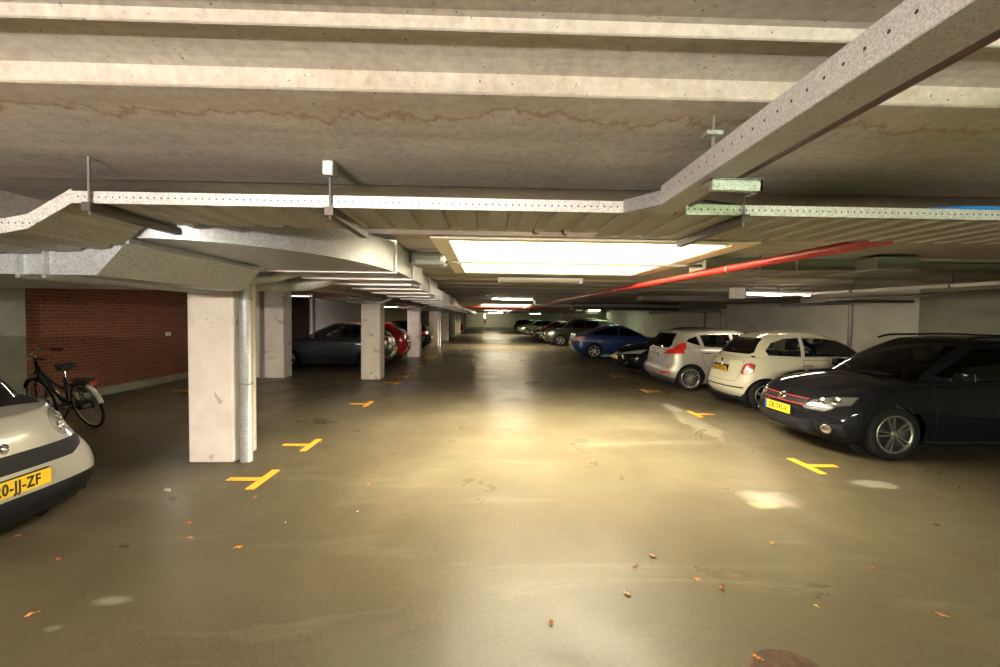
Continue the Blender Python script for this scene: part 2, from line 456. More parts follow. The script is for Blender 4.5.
hanger(t1, -3.2, 2.15, 2.66, 2.02, 2.15)
# chamfered end plate and the tray that runs back over the camera
t2 = empty('cable_tray', 'narrow cable tray running overhead toward the upper right corner', 'cable tray')
bm = bmesh.new()
prism(bm, [(.652, 2.146), (.772, 1.98), (.776, 1.983), (.656, 2.149)], 'z', 2.2, 2.262)
obj('end_plate', bm, M_GALV, t2)
obj('side_rail', BX(.771, .775, -8., 1.98, 2.2, 2.282), tray_mats(2.245, 1), t2)
obj('side_rail', BX(.884, .888, -8., 2.14, 2.2, 2.225), M_GALV, t2)
obj('tray_floor', BX(.771, .888, -8., 2.14, 2.196, 2.2), mat_galv('dull_tray_floor', (.40, .39, .35), .55, dirt=.4, metal=.3, spang=260, con=.5), t2)
bm = bmesh.new(); box(bm, .80, .985, 1.575, 1.60, 2.15, 2.19); box(bm, .80, .985, 1.575, 1.66, 2.186, 2.192); box(bm, .975, .985, 1.575, 1.66, 2.15, 2.19)
h = obj('support_bracket', bm, M_GALV, t2)
obj('hanger_rod', TB([(.82, 1.62, 2.19), (.82, 1.62, 2.432)], .006, 8), M_PIPE, h)
obj('washer_plate', BX(.785, .845, 1.595, 1.65, 2.355, 2.37), M_GALV, h)
t3 = empty('cable_tray', 'greenish galvanised cable tray across the ceiling on the right', 'cable tray')
side_strip([(.965, 2.2), (3., 2.2), (6.5, 2.19)], .05, 2.15, tray_mats(2.226, 0), 'side_rail', t3)
side_strip([(.965, 2.216), (6.5, 2.206)], .035, 2.78, M_GALV, 'side_rail', t3)
bm = bmesh.new(); trayfloor(bm, [(.66, 2.2), (6.5, 2.19)], 2.155, 2.78); obj('tray_floor', bm, MATS['weathered_tray_underside'], t3)
h = hanger(t3, 1.24, 2.15, 2.80, 2.2, 2.41); hanger(t3, 3.9, 2.15, 2.8, 2.2, 2.41)
obj('ceiling_bracket', BX(1.215, 1.265, 2.09, 2.15, 2.30, 2.335), M_GALV, h)
o = obj('conduit', TB([(.96, -8, 2.235), (.96, 2.1, 2.235)], .014, 10), M_RUST); tag(o, 'thin brown conduit running beside the overhead tray to the upper right corner', 'pipe')
cab = [(.80, 2.0, 2.225), (.95, 2.1, 2.262), (1.2, 2.2, 2.268), (1.5, 2.25, 2.255), (2.2, 2.3, 2.25), (3.2, 2.3, 2.245), (6.4, 2.3, 2.25)]
o = obj('cable', TB(cab, .006, 8, bend=.08), M_BLACK); tag(o, 'thin black cable lying along the right cable tray', 'cable')
o = obj('cable', TB([(2.15, 2.2, 2.25), (2.4, 2.17, 2.262), (6.4, 2.18, 2.268)], .012, 8), simple('blue_sheath', (.02, .16, .5), .4)); tag(o, 'bright blue cable lying in the right cable tray', 'cable')
o = obj('cable', TB([(2.4, 2.45, 2.28), (3.0, 2.45, 2.30), (6.4, 2.45, 2.30)], .022, 8), simple('dark_red_sheath', (.25, .01, .02), .4)); tag(o, 'dark red cable behind the blue one at the far right of the tray', 'cable')
for i, (x, y) in enumerate(((.28, 2.72), (.47, 2.74))):
    bm = TB([(x - .03, y - .03, 2.235), (x, y + .06, 2.215), (x + .03, y + .12, 2.225)], .007, 8)
    tube(bm, [(x - .03 + .014 * math.cos(a), y - .04, 2.228 + .014 * math.sin(a)) for a in [k * PI / 5 for k in range(10)]], .003, 6, closed=True)
    tube(bm, [(x, y + .05, 2.215), (x, y + .05, 2.41)], .004, 6)
    o = obj('pipe_hook', bm, M_RUST); tag(o, 'small rusty ceiling hook before the light well, ' + ('left one' if i == 0 else 'right one'), 'hook')

# ------------------------------------------------------------------ ventilation duct
dv = empty('ventilation_duct', 'large galvanised ventilation duct that bends from the left and runs down the aisle', 'duct')
def hexa(bm, q0, q1):
    """box between two quads (each 4 points)"""
    A = [bm.verts.new(p) for p in q0]; B = [bm.verts.new(p) for p in q1]
    for i in range(4): bm.faces.new((A[i], A[(i + 1) % 4], B[(i + 1) % 4], B[i]))
    bm.faces.new(A[::-1]); bm.faces.new(B); bmesh.ops.recalc_face_normals(bm, faces=bm.faces[:])
def xs_(x, y0, y1, z0, z1): return [(x, y0, z0), (x, y1, z0), (x, y1, z1), (x, y0, z1)]
def flange_x(x, y0, y1, z0, z1, p=dv):
    bm = bmesh.new(); e = .024
    for b in ((x - .012, x + .012, y0 - e, y0 + .002, z0 - e, z1 + e), (x - .012, x + .012, y1 - .002, y1 + e, z0 - e, z1 + e), (x - .012, x + .012, y0, y1, z0 - e, z0 + .002), (x - .012, x + .012, y0, y1, z1 - .002, z1 + e)): box(bm, *b)
    obj('flange', bm, M_GALV, p)
def flange_y(y, x0, x1, z0, z1, p=dv):
    bm = bmesh.new(); e = .024
    for b in ((x0 - e, x0 + .002, y - .012, y + .012, z0 - e, z1 + e), (x1 - .002, x1 + e, y - .012, y + .012, z0 - e, z1 + e), (x0, x1, y - .012, y + .012, z0 - e, z0 + .002), (x0, x1, y - .012, y + .012, z1 - .002, z1 + e)): box(bm, *b)
    obj('flange', bm, simple('bright_flange_edge', (.78, .77, .73), .4, .3), p)
yN, yF = 2.68, 4.22
for a, b in ((-7.7, -5.2), (-5.2, -2.86), (-2.86, -2.62)):
    bm = bmesh.new(); hexa(bm, xs_(a, yN, yF, 1.905, 2.14), xs_(b, yN, yF, 1.905, 2.14)); obj('duct_section', bm, M_DUCT, dv)
bm = bmesh.new(); hexa(bm, xs_(-2.62, yN, yF, 1.905, 2.14), xs_(-2.32, yN, yF, 1.905, 2.14)); hexa(bm, xs_(-2.32, yN, yF, 1.905, 2.14), xs_(-2.13, yN, yF, 2.115, 2.25)); obj('offset_section', bm, M_DUCT, dv)
for x in (-5.2, -2.75, -2.6): flange_x(x, yN, yF, 1.905, 2.14)
bm = bmesh.new(); o_, i_ = [], []
N = 20
x2, x1 = -2.22, -.95; ye = 4.5
for k in range(N + 1):
    t = PI / 2 * k / N
    o_.append((-2.13 + (x1 + 2.13) * math.sin(t), ye - (ye - yN) * math.cos(t)))
    i_.append((-2.13 - .09 * math.sin(t), ye - (ye - yF) * math.cos(t)))
z0, z1 = 2.13, 2.44
for k_, ((O0, I0), (O1, I1)) in enumerate(zip(zip(o_, i_), list(zip(o_, i_))[1:])):
    zt = [2.25 + .18 * (k_ + j) / N for j in (0, 1)]
    q = [[(p[0], p[1], z0) for p in (O0, O1, I1, I0)], [(p[0], p[1], z) for p, z in zip((O0, O1, I1, I0), (zt[0], zt[1], zt[1], zt[0]))]]
    lo = [bm.verts.new(v) for v in q[0]]; hi = [bm.verts.new(v) for v in q[1]]
    bm.faces.new(lo[::-1]); bm.faces.new(hi); f = bm.faces.new((lo[0], lo[1], hi[1], hi[0])); bm.faces.new((lo[2], lo[3], hi[3], hi[2]))
bmesh.ops.remove_doubles(bm, verts=bm.verts[:], dist=1e-4); bmesh.ops.recalc_face_normals(bm, faces=bm.faces[:])
obj('duct_elbow', bm, M_DUCT, dv, smooth=True, angle=30)
flange_x(-2.12, yN, yF, 2.115, 2.25)
ys = [4.5, 5.45, 6.4, 7.4, 8.6, 10.0, 11.5, 13.2, 15.2, 17.4, 19.8, 22.4, 25.2, 28.2, 31.5, 35, 39, 44, 49, 55]
for k, (a, b) in enumerate(zip(ys, ys[1:])):
    xr = -.95 if a < 6.3 else -1.14 if a < 10 else -1.34 if a < 19 else -1.5
    obj('duct_section', BX(-2.25, xr, a, b, 2.155, 2.44), M_DUCT, dv)
    if k: flange_y(a, -2.25, xr, 2.155, 2.44)
flange_y(4.5, x2, x1, 2.145, 2.43)

def pipe(name, pts, r, m, label, bend=.1, n=14, parts=None, cat='pipe', group=None):
    o = obj(name, TB(pts, r, n, bend=bend), m); tag(o, label, cat, group)
    for p in parts or []:
        x, y, z, ax, rr = p
        bm = bmesh.new()
        prf = [(rr, -.012), (rr + .007, -.012), (rr + .007, .012), (rr, .012)]
        lathe(bm, prf, 16, ax)
        c = obj('pipe_clamp', bm, M_PIPE, o); c.location = (x, y, z)
    return o
pipe('downpipe', [(-2.765, 5.1, 0), (-2.765, 5.1, 2.1), (-2.5, 5.16, 2.115), (-2.28, 5.3, 2.21)], .066, mat_galv('zinc_pipe', (.42, .43, .43), .45, dirt=.35, metal=.35, con=.2, spang=120), 'grey spiral downpipe standing against the nearest white column', .12,
     parts=[(-2.765, 5.1, 1.86, 'z', .066), (-2.765, 5.1, .9, 'z', .066)])
pipe('branch_pipe', [(-3.25, 5.75, 2.07), (-2.35, 5.75, 2.07), (-2.05, 5.95, 2.2)], .083, MATS['zinc_pipe'], 'fat horizontal spiral duct pipe behind the top of the nearest column', .2)
for i, y0 in enumerate(COLY[1:7]):
    pipe('crossover_pipe', [(-3.8, y0 - .12, 2.2), (-3.66, y0 - .12, 2.065), (-2.7, y0 - .12, 2.065), (-2.5, y0 - .12, 2.2)], .045, MATS['zinc_pipe'],
         'small zinc pipe crossing in front of the top of the %s left column' % ordn[i + 1], .12, group='crossover pipes at the column heads')
pipe('wall_pipe', [(-6.0, 11.84, 0), (-6.0, 11.84, 2.45)], .05, M_PIPE, 'thin dark grey vertical pipe before the white cross wall, beside the pier', 0, parts=[(-6, 11.84, 1.8, 'z', .05), (-6, 11.84, .9, 'z', .05)])
pipe('wall_pipe', [(-7.6, 19.5, 0), (-7.6, 19.5, 2.45)], .07, M_PIPE, 'grey vertical pipe at the dark recess above the dark grey parked car', 0)
pipe('wall_pipe', [(-2.75, 25.4, 0), (-2.75, 25.4, 2.3)], .05, M_WHITE, 'white vertical pipe beside the fourth left column', 0)
pipe('wall_pipe', [(8.93, 13.2, 2.17), (8.93, 10.62, 2.17), (8.93, 10.62, 0)], .045, M_PIPE, 'dark pipe bending down the white right wall behind the cream car', .12)
pipe('wall_pipe', [(8.93, 24, 2.08), (8.93, 16.5, 2.08), (8.93, 16.5, 0)], .08, M_PIPE, 'fat grey pipe bending down the right wall behind the silver car', .3)
pipe('wall_pipe', [(8.94, 17.9, 0), (8.94, 17.9, 2.3)], .04, M_PIPE, 'thin vertical pipe on the right wall left of the fat bent pipe', 0)
pipe('ceiling_pipe', [(1.74, 16.3, 2.44), (1.74, 16.3, 2.2), (8.9, 16.3, 2.2)], .06, M_PIPE, 'grey pipe dropping from the ceiling right of the bright tube lamp and turning right', .15)
pipe('sprinkler_pipe', [(2.76, 2.93, 2.40), (2.76, 2.93, 2.26), (2.46, 9.65, 2.26), (2.36, 13, 2.26), (2.05, 25.2, 2.26)], .04, M_RED, 'long red sprinkler pipe running away down the right side of the ceiling', .06,
     parts=[(2.675, 4.85, 2.26, 'y', .04), (2.505, 8.6, 2.26, 'y', .04)])
pipe('sprinkler_pipe', [(-1.3, 25.4, 2.31), (4.2, 25.7, 2.31), (8.8, 25.8, 2.31)], .05, M_RED, 'red sprinkler pipe crossing the far aisle under the second light well', 0)
pipe('sprinkler_pipe', [(2.05, 25.9, 2.3), (2.0, 45, 2.3)], .045, M_RED, 'far continuation of the red sprinkler pipe', 0)
for i, (x, y) in enumerate(((3.4, 3.25), (2.98, 9.0))):
    pass
# spiral duct and the duct on the right of the light panel
o = obj('branch_duct', BX(-.93, -.52, 5.2, 5.62, 2.30, 2.45, bev=.05), M_DUCT); tag(o, 'short bright duct stub between the main duct and the light well', 'duct')
bd = empty('side_duct', 'dark rectangular duct crossing the ceiling right of the light well', 'duct')
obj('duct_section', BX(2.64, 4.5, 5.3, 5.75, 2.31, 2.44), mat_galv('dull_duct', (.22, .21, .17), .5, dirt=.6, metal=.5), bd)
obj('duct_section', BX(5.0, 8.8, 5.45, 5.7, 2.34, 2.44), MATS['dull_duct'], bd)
obj('damper_box', BX(4.5, 5.0, 5.0, 5.75, 2.29, 2.445, bev=.004), mat_galv('green_grey_box', (.26, .27, .23), .5, metal=.3), bd)
for x in (3.3, 3.75): flange_x(x, 5.3, 5.75, 2.32, 2.465, bd)
rl = obj('support_rail', BX(-.95, 2.62, 5.36, 5.40, 2.335, 2.365), M_DARKM); tag(rl, 'dark steel rail crossing under the bright light well', 'rail')
bm = BX(.86, .90, 5.33, 5.355, 2.335, 2.44); box(bm, .80, .87, 5.3, 5.42, 2.318, 2.333); obj('rail_clip', bm, M_WHITE, rl)
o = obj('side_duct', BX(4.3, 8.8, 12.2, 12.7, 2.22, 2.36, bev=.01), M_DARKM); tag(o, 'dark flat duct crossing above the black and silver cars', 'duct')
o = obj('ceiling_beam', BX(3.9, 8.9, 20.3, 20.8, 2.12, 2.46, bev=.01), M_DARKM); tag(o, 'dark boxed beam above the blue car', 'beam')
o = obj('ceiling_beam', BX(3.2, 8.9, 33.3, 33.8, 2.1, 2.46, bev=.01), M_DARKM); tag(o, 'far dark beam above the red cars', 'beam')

# right-hand lighting trunking along the wall
tr = empty('lighting_trunking', 'long bare metal trunking sloping along the right ceiling to the wall lamp', 'trunking')
def bar(bm, a, b, w, h):
    a, b = Vector(a), Vector(b); s, u = frame_at(b - a)
    hexa(bm, [a - s * w - u * h, a + s * w - u * h, a + s * w + u * h, a - s * w + u * h], [b - s * w - u * h, b + s * w - u * h, b + s * w + u * h, b - s * w + u * h])
for a, b in ((0, .48), (.49, 1.)):
    bm = bmesh.new(); A, B = Vector((6.5, 4.6, 2.19)), Vector((6.5, 11.0, 2.285)); bar(bm, A.lerp(B, a), A.lerp(B, b), .05, .022); obj('channel', bm, mat_galv('bright_channel', (.80, .77, .70), .35, dirt=.15, metal=.5), tr)
for t in (.22, .48, .8):
    p = Vector((6.5, 4.6, 2.19)).lerp(Vector((6.5, 11, 2.285)), t); bm = BX(p.x - .056, p.x + .056, p.y - .01, p.y + .01, p.z - .026, p.z + .026); tube(bm, [(p.x, p.y, p.z), (p.x, p.y, 2.47)], .006, 6); obj('hanger', bm, M_DARKM, tr)
o = obj('ceiling_pipe', TB([(7.0, 4.6, 2.13), (7.0, 9.0, 2.13), (8.9, 9.0, 2.13)], .03, 10, bend=.1), M_DARKM); tag(o, 'dark pipe under the right trunking', 'pipe')

# ------------------------------------------------------------------ light well and lamps
E_SKY = emis('light_well_diffuser', (1.0, .90, .70), 67.0)
E_TUBE = emis('fluorescent_tube', (1.0, .88, .68), 160.)
E_TUBEG = emis('greenish_fluorescent_tube', (.80, 1.0, .62), 60.)
E_TUBE2 = emis('warm_tube', (1.0, .86, .68), 30.)
M_TILE = NT('white_glazed_tiles'); s_ = M_TILE.sep()
def grid_(v, p): return M_TILE.math('LESS_THAN', M_TILE.math('ABSOLUTE', M_TILE.math('SUBTRACT', M_TILE.math('FRACT', M_TILE.math('DIVIDE', v, p)), .5)), .012)
gr = M_TILE.math('MAXIMUM', M_TILE.math('MAXIMUM', grid_(s_[0], .35), grid_(s_[2], .35)), 0.)
M_TILE.set(M_TILE.mix(gr, (.86, .84, .76), (.45, .40, .28)), .4); M_TILE = M_TILE.m
def light_well(label, sy0, sy1, ZT, mat, sx0=-.39, sx1=2.41):
    sk = empty('ceiling_light_well', label, 'light well')
    bm = bmesh.new()
    for b in ((sx0 - .17, sx0, sy0 - .13, sy1 + .1), (sx1, sx1 + .22, sy0 - .13, sy1 + .1), (sx0, sx1, sy0 - .13, sy0), (sx0, sx1, sy1, sy1 + .1)): box(bm, *b, 2.428, 2.447)
    obj('frame', bm, M_CREAM, sk)
    for b in ((sx0, sx1, sy1, sy1 + .05), (sx0, sx1, sy0 - .05, sy0), (sx0 - .05, sx0, sy0 - .05, sy1 + .05), (sx1, sx1 + .05, sy0 - .05, sy1 + .05)):
        obj('shaft_wall', BX(*b, 2.43, ZT), M_TILE, sk)
    obj('diffuser', BX(sx0, sx1, sy0, sy1, ZT - .02, ZT), mat, sk)
light_well('large glowing rectangular light well with a cream frame in the ceiling, nearest the camera', 4.34, 7.36, 4.2, E_SKY)
light_well('second light well far down the aisle, above the red crossing pipe', 24.2, 27.2, 3.4, emis('far_well_glow', (1.0, .88, .66), 38.))
light_well('most distant light well before the end wall', 42.0, 45.0, 3.4, MATS['far_well_glow'])

def lamp(x, y, z, mat, label, L=1.5, axis='x', housing=M_WHITE, wide=.16):
    t = empty('tube_lamp', label, 'lamp', (x, y, z), 0 if axis == 'x' else PI / 2, 'fluorescent ceiling lamps')
    obj('housing', BX(-L / 2, L / 2, -wide / 2, wide / 2, .012, .065, bev=.006), housing, t)
    bm = bmesh.new()
    for yy in (-.035, .035): tube(bm, [(-L / 2 + .03, yy, -.004), (L / 2 - .03, yy, -.004)], .014, 8)
    obj('tube', bm, mat, t)
    for s in (-1, 1): obj('end_cap', BX(s * L / 2 - .02, s * L / 2 + .02, -wide / 2, wide / 2, -.03, .065, bev=.005), housing, t)
    if z < 2.38:
        for s in (-1, 1): obj('hanger_rod', TB([(s * L * .35, 0, .06), (s * L * .35, 0, 2.48 - z)], .007, 6), M_PIPE, t)
    return t
M_UNLIT = simple('unlit_diffuser', (.84, .80, .70), .5)
lamp(.98, 8.35, 2.385, M_UNLIT, 'unlit white tube lamp on the ceiling just beyond the light well', 1.55)
lamp(.88, 16.2, 2.385, E_TUBE, 'bright tube lamp at the middle of the ceiling, beyond the light well', 1.5)
lamp(.8, 60.5, 2.385, E_TUBE, 'farthest lit tube lamp before the end wall', 1.5)
lamp(6.55, 9.85, 2.30, emis('dim_tube', (1.0, .86, .62), 80.), 'lit tube lamp hanging above the cream hatchback on the right', 1.5)
lamp(7.35, 27, 2.38, E_TUBEG, 'lit tube lamp above the grey off-roader on the right', 1.5)
lamp(8.0, 33, 2.36, E_TUBEG, 'dim tube lamp right behind the one above the grey off-roader', .9)
lamp(6.4, 39, 2.33, emis('yellow_green_tube', (.92, 1.0, .5), 16.), 'yellowish lit lamp above the far red car', 1.25)
lamp(6.0, 56, 2.3, E_TUBEG, 'faint lit lamp above the farthest cars on the right', 1.4)
lamp(-6.75, 30.5, 2.36, emis('yellow_green_tube', (.92, 1.0, .5), 16.), 'yellowish lit lamp seen between the second and third left columns', 1.0)
lamp(-6.85, 15.5, 2.36, emis('pale_tube', (1.0, .88, .70), 2.5), 'pale lamp before the dark recess above the dark grey car', 1.4)
lamp(-6.75, 11.0, 2.28, emis('pale_tube', (1.0, .88, .70), 2.5), 'pale batten lamp at the top of the white cross wall', 1.3)
lamp(-1.5, -3.1, 1.92, emis('added_near_tube', (1.0, .86, .77), 4200.), 'added unseen tube lamp hanging behind the viewpoint, the left one of two', 1.5)  # out-of-frame lamp added to light the column, trays and ceiling from behind
lamp(2.6, -3.1, 2.22, emis('added_green_tube', (.72, 1.0, .50), 760.), 'added unseen greenish tube lamp hanging behind the viewpoint, the right one of two', 1.5)  # out-of-frame lamp added for the greenish light on the right
lamp(-5.2, 8.3, 2.38, emis('added_left_bay_tube', (1.0, .88, .76), 85.), 'added unseen tube lamp in the left bays before the brick wall, above the bicycle', 1.5)  # unseen lamp added behind the duct to brighten brick wall and floor
lamp(-4.72, 18.0, 2.40, emis('added_cool_tube', (1.0, .90, .90), 800.), 'added tube lamp in the left bays hidden behind the second column', .6)  # added out of sight to brighten the white wall behind the parked car
o = obj('emergency_light', BX(1.1, 1.5, 44.9, 45.0, 2.14, 2.34, bev=.01), emis('sign_glow', (.85, 1., .9), 3.)); tag(o, 'small square lit emergency light hanging over the far aisle', 'sign')
o = obj('emergency_light', BX(4.95, 5.3, 24.6, 24.7, 2.14, 2.34, bev=.01), emis('yellow_sign', (.8, .7, .3), .35)); tag(o, 'dull yellow sign box hanging over the right bays, before the grey pipe', 'sign')
wl = obj('wall_lamp', TB([(-.45, 62.6, 1.62), (-.45, 62.6, 2.3)], .09, 12), emis('wall_lamp_glow', (1., .9, .6), 14.)); tag(wl, 'glowing upright lamp at the far end of the aisle above the red extinguisher', 'lamp')
obj('bracket', BX(-.55, -.35, 62.55, FAR, 2.3, 2.36), M_WHITE, wl)
fe = tag(obj('fire_extinguisher', TB([(-.43, 63.9, .9), (-.43, 63.9, 1.5)], [.12, .12], 12), M_RED), 'red fire extinguisher on the far end wall', 'extinguisher')
obj('nozzle', TB([(-.43, 63.9, 1.48), (-.43, 63.9, 1.6), (-.3, 63.8, 1.3)], .03, 8), M_BLACK, fe)
o = obj('wall_socket', BX(XL, XL + .02, 11.0, 11.16, 1.15, 1.23, bev=.004), M_WHITE); tag(o, 'small white plate on the brick wall', 'plate')
obj('slot', BX(XL + .018, XL + .022, 11.03, 11.13, 1.18, 1.2), M_BLACK, o)
o = obj('wall_board', BX(-7.75, -7.62, 11.9, 11.99, 1.55, 2.4, bev=.004), simple('wood', (.32, .19, .07), .6)); tag(o, 'narrow wooden board in the corner between brick and white wall', 'board')

jb = obj('junction_box', BX(5.50, 5.79, 9.78, 9.94, 2.19, 2.43, bev=.008), M_WHITE); tag(jb, 'white box at the left end of the wall lamp above the cream hatchback', 'junction box')
obj('hanger_rod', TB([(5.64, 9.86, 2.42), (5.64, 9.86, 2.49)], .008, 6), M_PIPE, jb)
# manhole cover at the bottom edge
bm = bmesh.new(); lathe(bm, [(.0, 0), (.19, 0), (.19, .006), (.175, .008), (.165, .004), (.15, .004), (.145, .008), (.0, .008)], 48, 'z')
mh = obj('manhole_cover', bm, simple('rusty_iron', (.055, .03, .018), .85, 0., .2, var=.4, scale=30), loc=(1.46, 1.96, 0)); tag(mh, 'round rusty manhole cover at the bottom edge of the floor', 'manhole cover')

# ------------------------------------------------------------------ litter, each piece a thing
LEAFM = [simple('leaf_orange', (.75, .28, .07), .7, var=.3), simple('leaf_brown', (.45, .17, .07), .7, var=.3), simple('leaf_tan', (.66, .42, .2), .7, var=.25), simple('leaf_yellow', (.7, .55, .12), .7), simple('paper', (.72, .68, .60), .8)]
def leaf(x, y, s, k, label, name='dead_leaf'):
    bm = bmesh.new(); r = random.Random(int(x * 977 + y * 331)); n = 11; c = bm.verts.new((0, 0, .012 * s / .05)); ring = []
    for i in range(n):
        a = 2 * PI * i / n; q = 1.25 * s * (.55 + .45 * r.random()) * (1.25 if i % 3 == 0 else .8)
        ring.append(bm.verts.new((q * math.cos(a), .62 * q * math.sin(a), .002 + .012 * r.random())))
    for i in range(n): bm.faces.new((c, ring[i], ring[(i + 1) % n]))
    bmesh.ops.solidify(bm, geom=bm.faces[:], thickness=.0012)
    if name == 'dead_leaf': tube(bm, [(s * .7, 0, .004), (s * 1.35, .1 * s, .008)], .0012, 5)
    o = obj(name, bm, LEAFM[k], loc=(x, y, .0015), rot=(0, 0, r.random() * 6)); tag(o, label, 'litter' if name != 'dead_leaf' else 'leaf', 'litter on the floor')
D = [(-2.382, 3.556, .03, 0, 'orange dead leaf on the floor before the nearest column, the farther of a close pair'), (-2.211, 3.299, .028, 0, 'orange dead leaf on the floor before the nearest column, the nearer of a close pair'),
     (-1.777, 3.168, .032, 0, 'bright orange leaf on the floor right of the leaf pair'), (-2.831, 4.441, .026, 1, 'small brown leaf right beside the foot of the nearest column'), (-2.123, 4.05, .025, 1, 'small brown leaf just below the nearest yellow marking'),
     (-1.168, 4.369, .03, 1, 'red brown leaf alone on the floor right of the nearest yellow marking'), (-2.904, 3.016, .028, 1, 'brown leaf on the left floor before the silver car bumper'), (-3.503, 3.333, .022, 0, 'small orange leaf under the nose of the silver car'),
     (-2.514, 2.458, .024, 0, 'orange leaf at the lower left corner of the floor'), (1.025, 2.908, .02, 1, 'small brown leaf on the floor, left of two lying together'), (1.189, 3.033, .026, 1, 'curled dark red leaf on the floor, right of two lying together'),
     (.874, 2.607, .025, 2, 'pale tan star shaped leaf on the bright floor'), (.367, 2.365, .024, 1, 'brown leaf on the bottom middle of the floor'), (1.373, 2.757, .02, 0, 'small orange brown leaf on the floor right of the pale leaf'),
     (1.486, 2.662, .022, 1, 'dark brown leaf right below the small orange one'), (2.164, 3.209, .026, 0, 'orange brown leaf on the floor below the pinkish stain'), (1.953, 2.485, .014, 3, 'tiny yellow leaf on the right floor'),
     (2.639, 2.874, .018, 1, 'tiny dark leaf on the dim right floor'), (2.625, 2.409, .03, 1, 'brown leaf near the right edge of the floor'), (1.36, 2.1, .024, 0, 'orange brown leaf lying on the rim of the manhole cover'),
     (-2.2, 5.85, .03, 0, 'orange leaf lying at the second yellow marking'), (-2.05, 8.9, .03, 0, 'small leaf beside the third yellow marking'), (-1.9, 6.6, .024, 1, 'small brown leaf beyond the second yellow marking'), (3.1, 5.4, .022, 1, 'small dark leaf on the bright floor before the black estate car')]
for d in D: leaf(*d)
leaf(-3.04, 4.22, .06, 4, 'crumpled whitish paper scrap on the floor left of the nearest column', 'paper_scrap')
leaf(-1.1, 3.75, .014, 4, 'tiny white scrap on the middle floor below the red brown leaf', 'paper_scrap')
leaf(-1.62, 3.55, .010, 4, 'tiniest white speck of paper left of the other scrap', 'paper_scrap')
# ================================================================== cars
def interp(tab, x):
    """monotone cubic through a table of (x, y)"""
    n = len(tab)
    if x <= tab[0][0]: return tab[0][1]
    if x >= tab[-1][0]: return tab[-1][1]
    i = 0
    while x > tab[i + 1][0]: i += 1
    def sl(k): return (tab[k + 1][1] - tab[k][1]) / (tab[k + 1][0] - tab[k][0])
    def tg(k):
        if k == 0: return sl(0)
        if k == n - 1: return sl(n - 2)
        a, b = sl(k - 1), sl(k)
        return 0. if a * b <= 0 else 2 * a * b / (a + b)
    x0, y0 = tab[i]; x1, y1 = tab[i + 1]; h = x1 - x0; t = (x - x0) / h
    m0, m1 = tg(i) * h, tg(i + 1) * h
    return y0 * (2 * t ** 3 - 3 * t * t + 1) + m0 * (t ** 3 - 2 * t * t + t) + y1 * (3 * t * t - 2 * t ** 3) + m1 * (t ** 3 - t * t)

def half_outline(xf, xr, W, df, dr, nf, nr, N1, N2, N3):
    P = []
    for i in range(N1):
        a = PI / 2 * i / N1
        P.append((xf - df + df * math.cos(a) ** (2 / nf), W * math.sin(a) ** (2 / nf), 'f', xf - df))
    for i in range(N2 + 1):
        P.append((xf - df + (xr + dr - xf + df) * i / N2, W, 's', 0))
    for i in range(N3 - 1, -1, -1):
        a = PI / 2 * i / N3
        P.append((xr + dr - dr * math.cos(a) ** (2 / nr), W * math.sin(a) ** (2 / nr), 'r', xr + dr))
    return P
def ring_pts(P):
    """full ring from a half outline (both ends lie on the centre line)"""
    return P + [(x, -y, t, xa) for x, y, t, xa in P[-2:0:-1]]
def loft(bm, rings, caps=None):
    R = [[bm.verts.new(p) for p in r] for r in rings]; n = len(R[0])
    for A, B in zip(R, R[1:]):
        for k in range(n): bm.faces.new((A[k], A[(k + 1) % n], B[(k + 1) % n], B[k]))
    return R
def close_ring(bm, R):
    """close a stadium-shaped ring across the centre line with quads"""
    n = len(R); h = n // 2
    a, b = R[1:h], R[:h:-1]
    prev = (R[0],)
    for i in range(len(a)):
        if i == 0: bm.faces.new((R[0], a[0], b[0]))
        else: bm.faces.new((a[i - 1], a[i], b[i], b[i - 1]))
    bm.faces.new((a[-1], R[h], b[-1]))

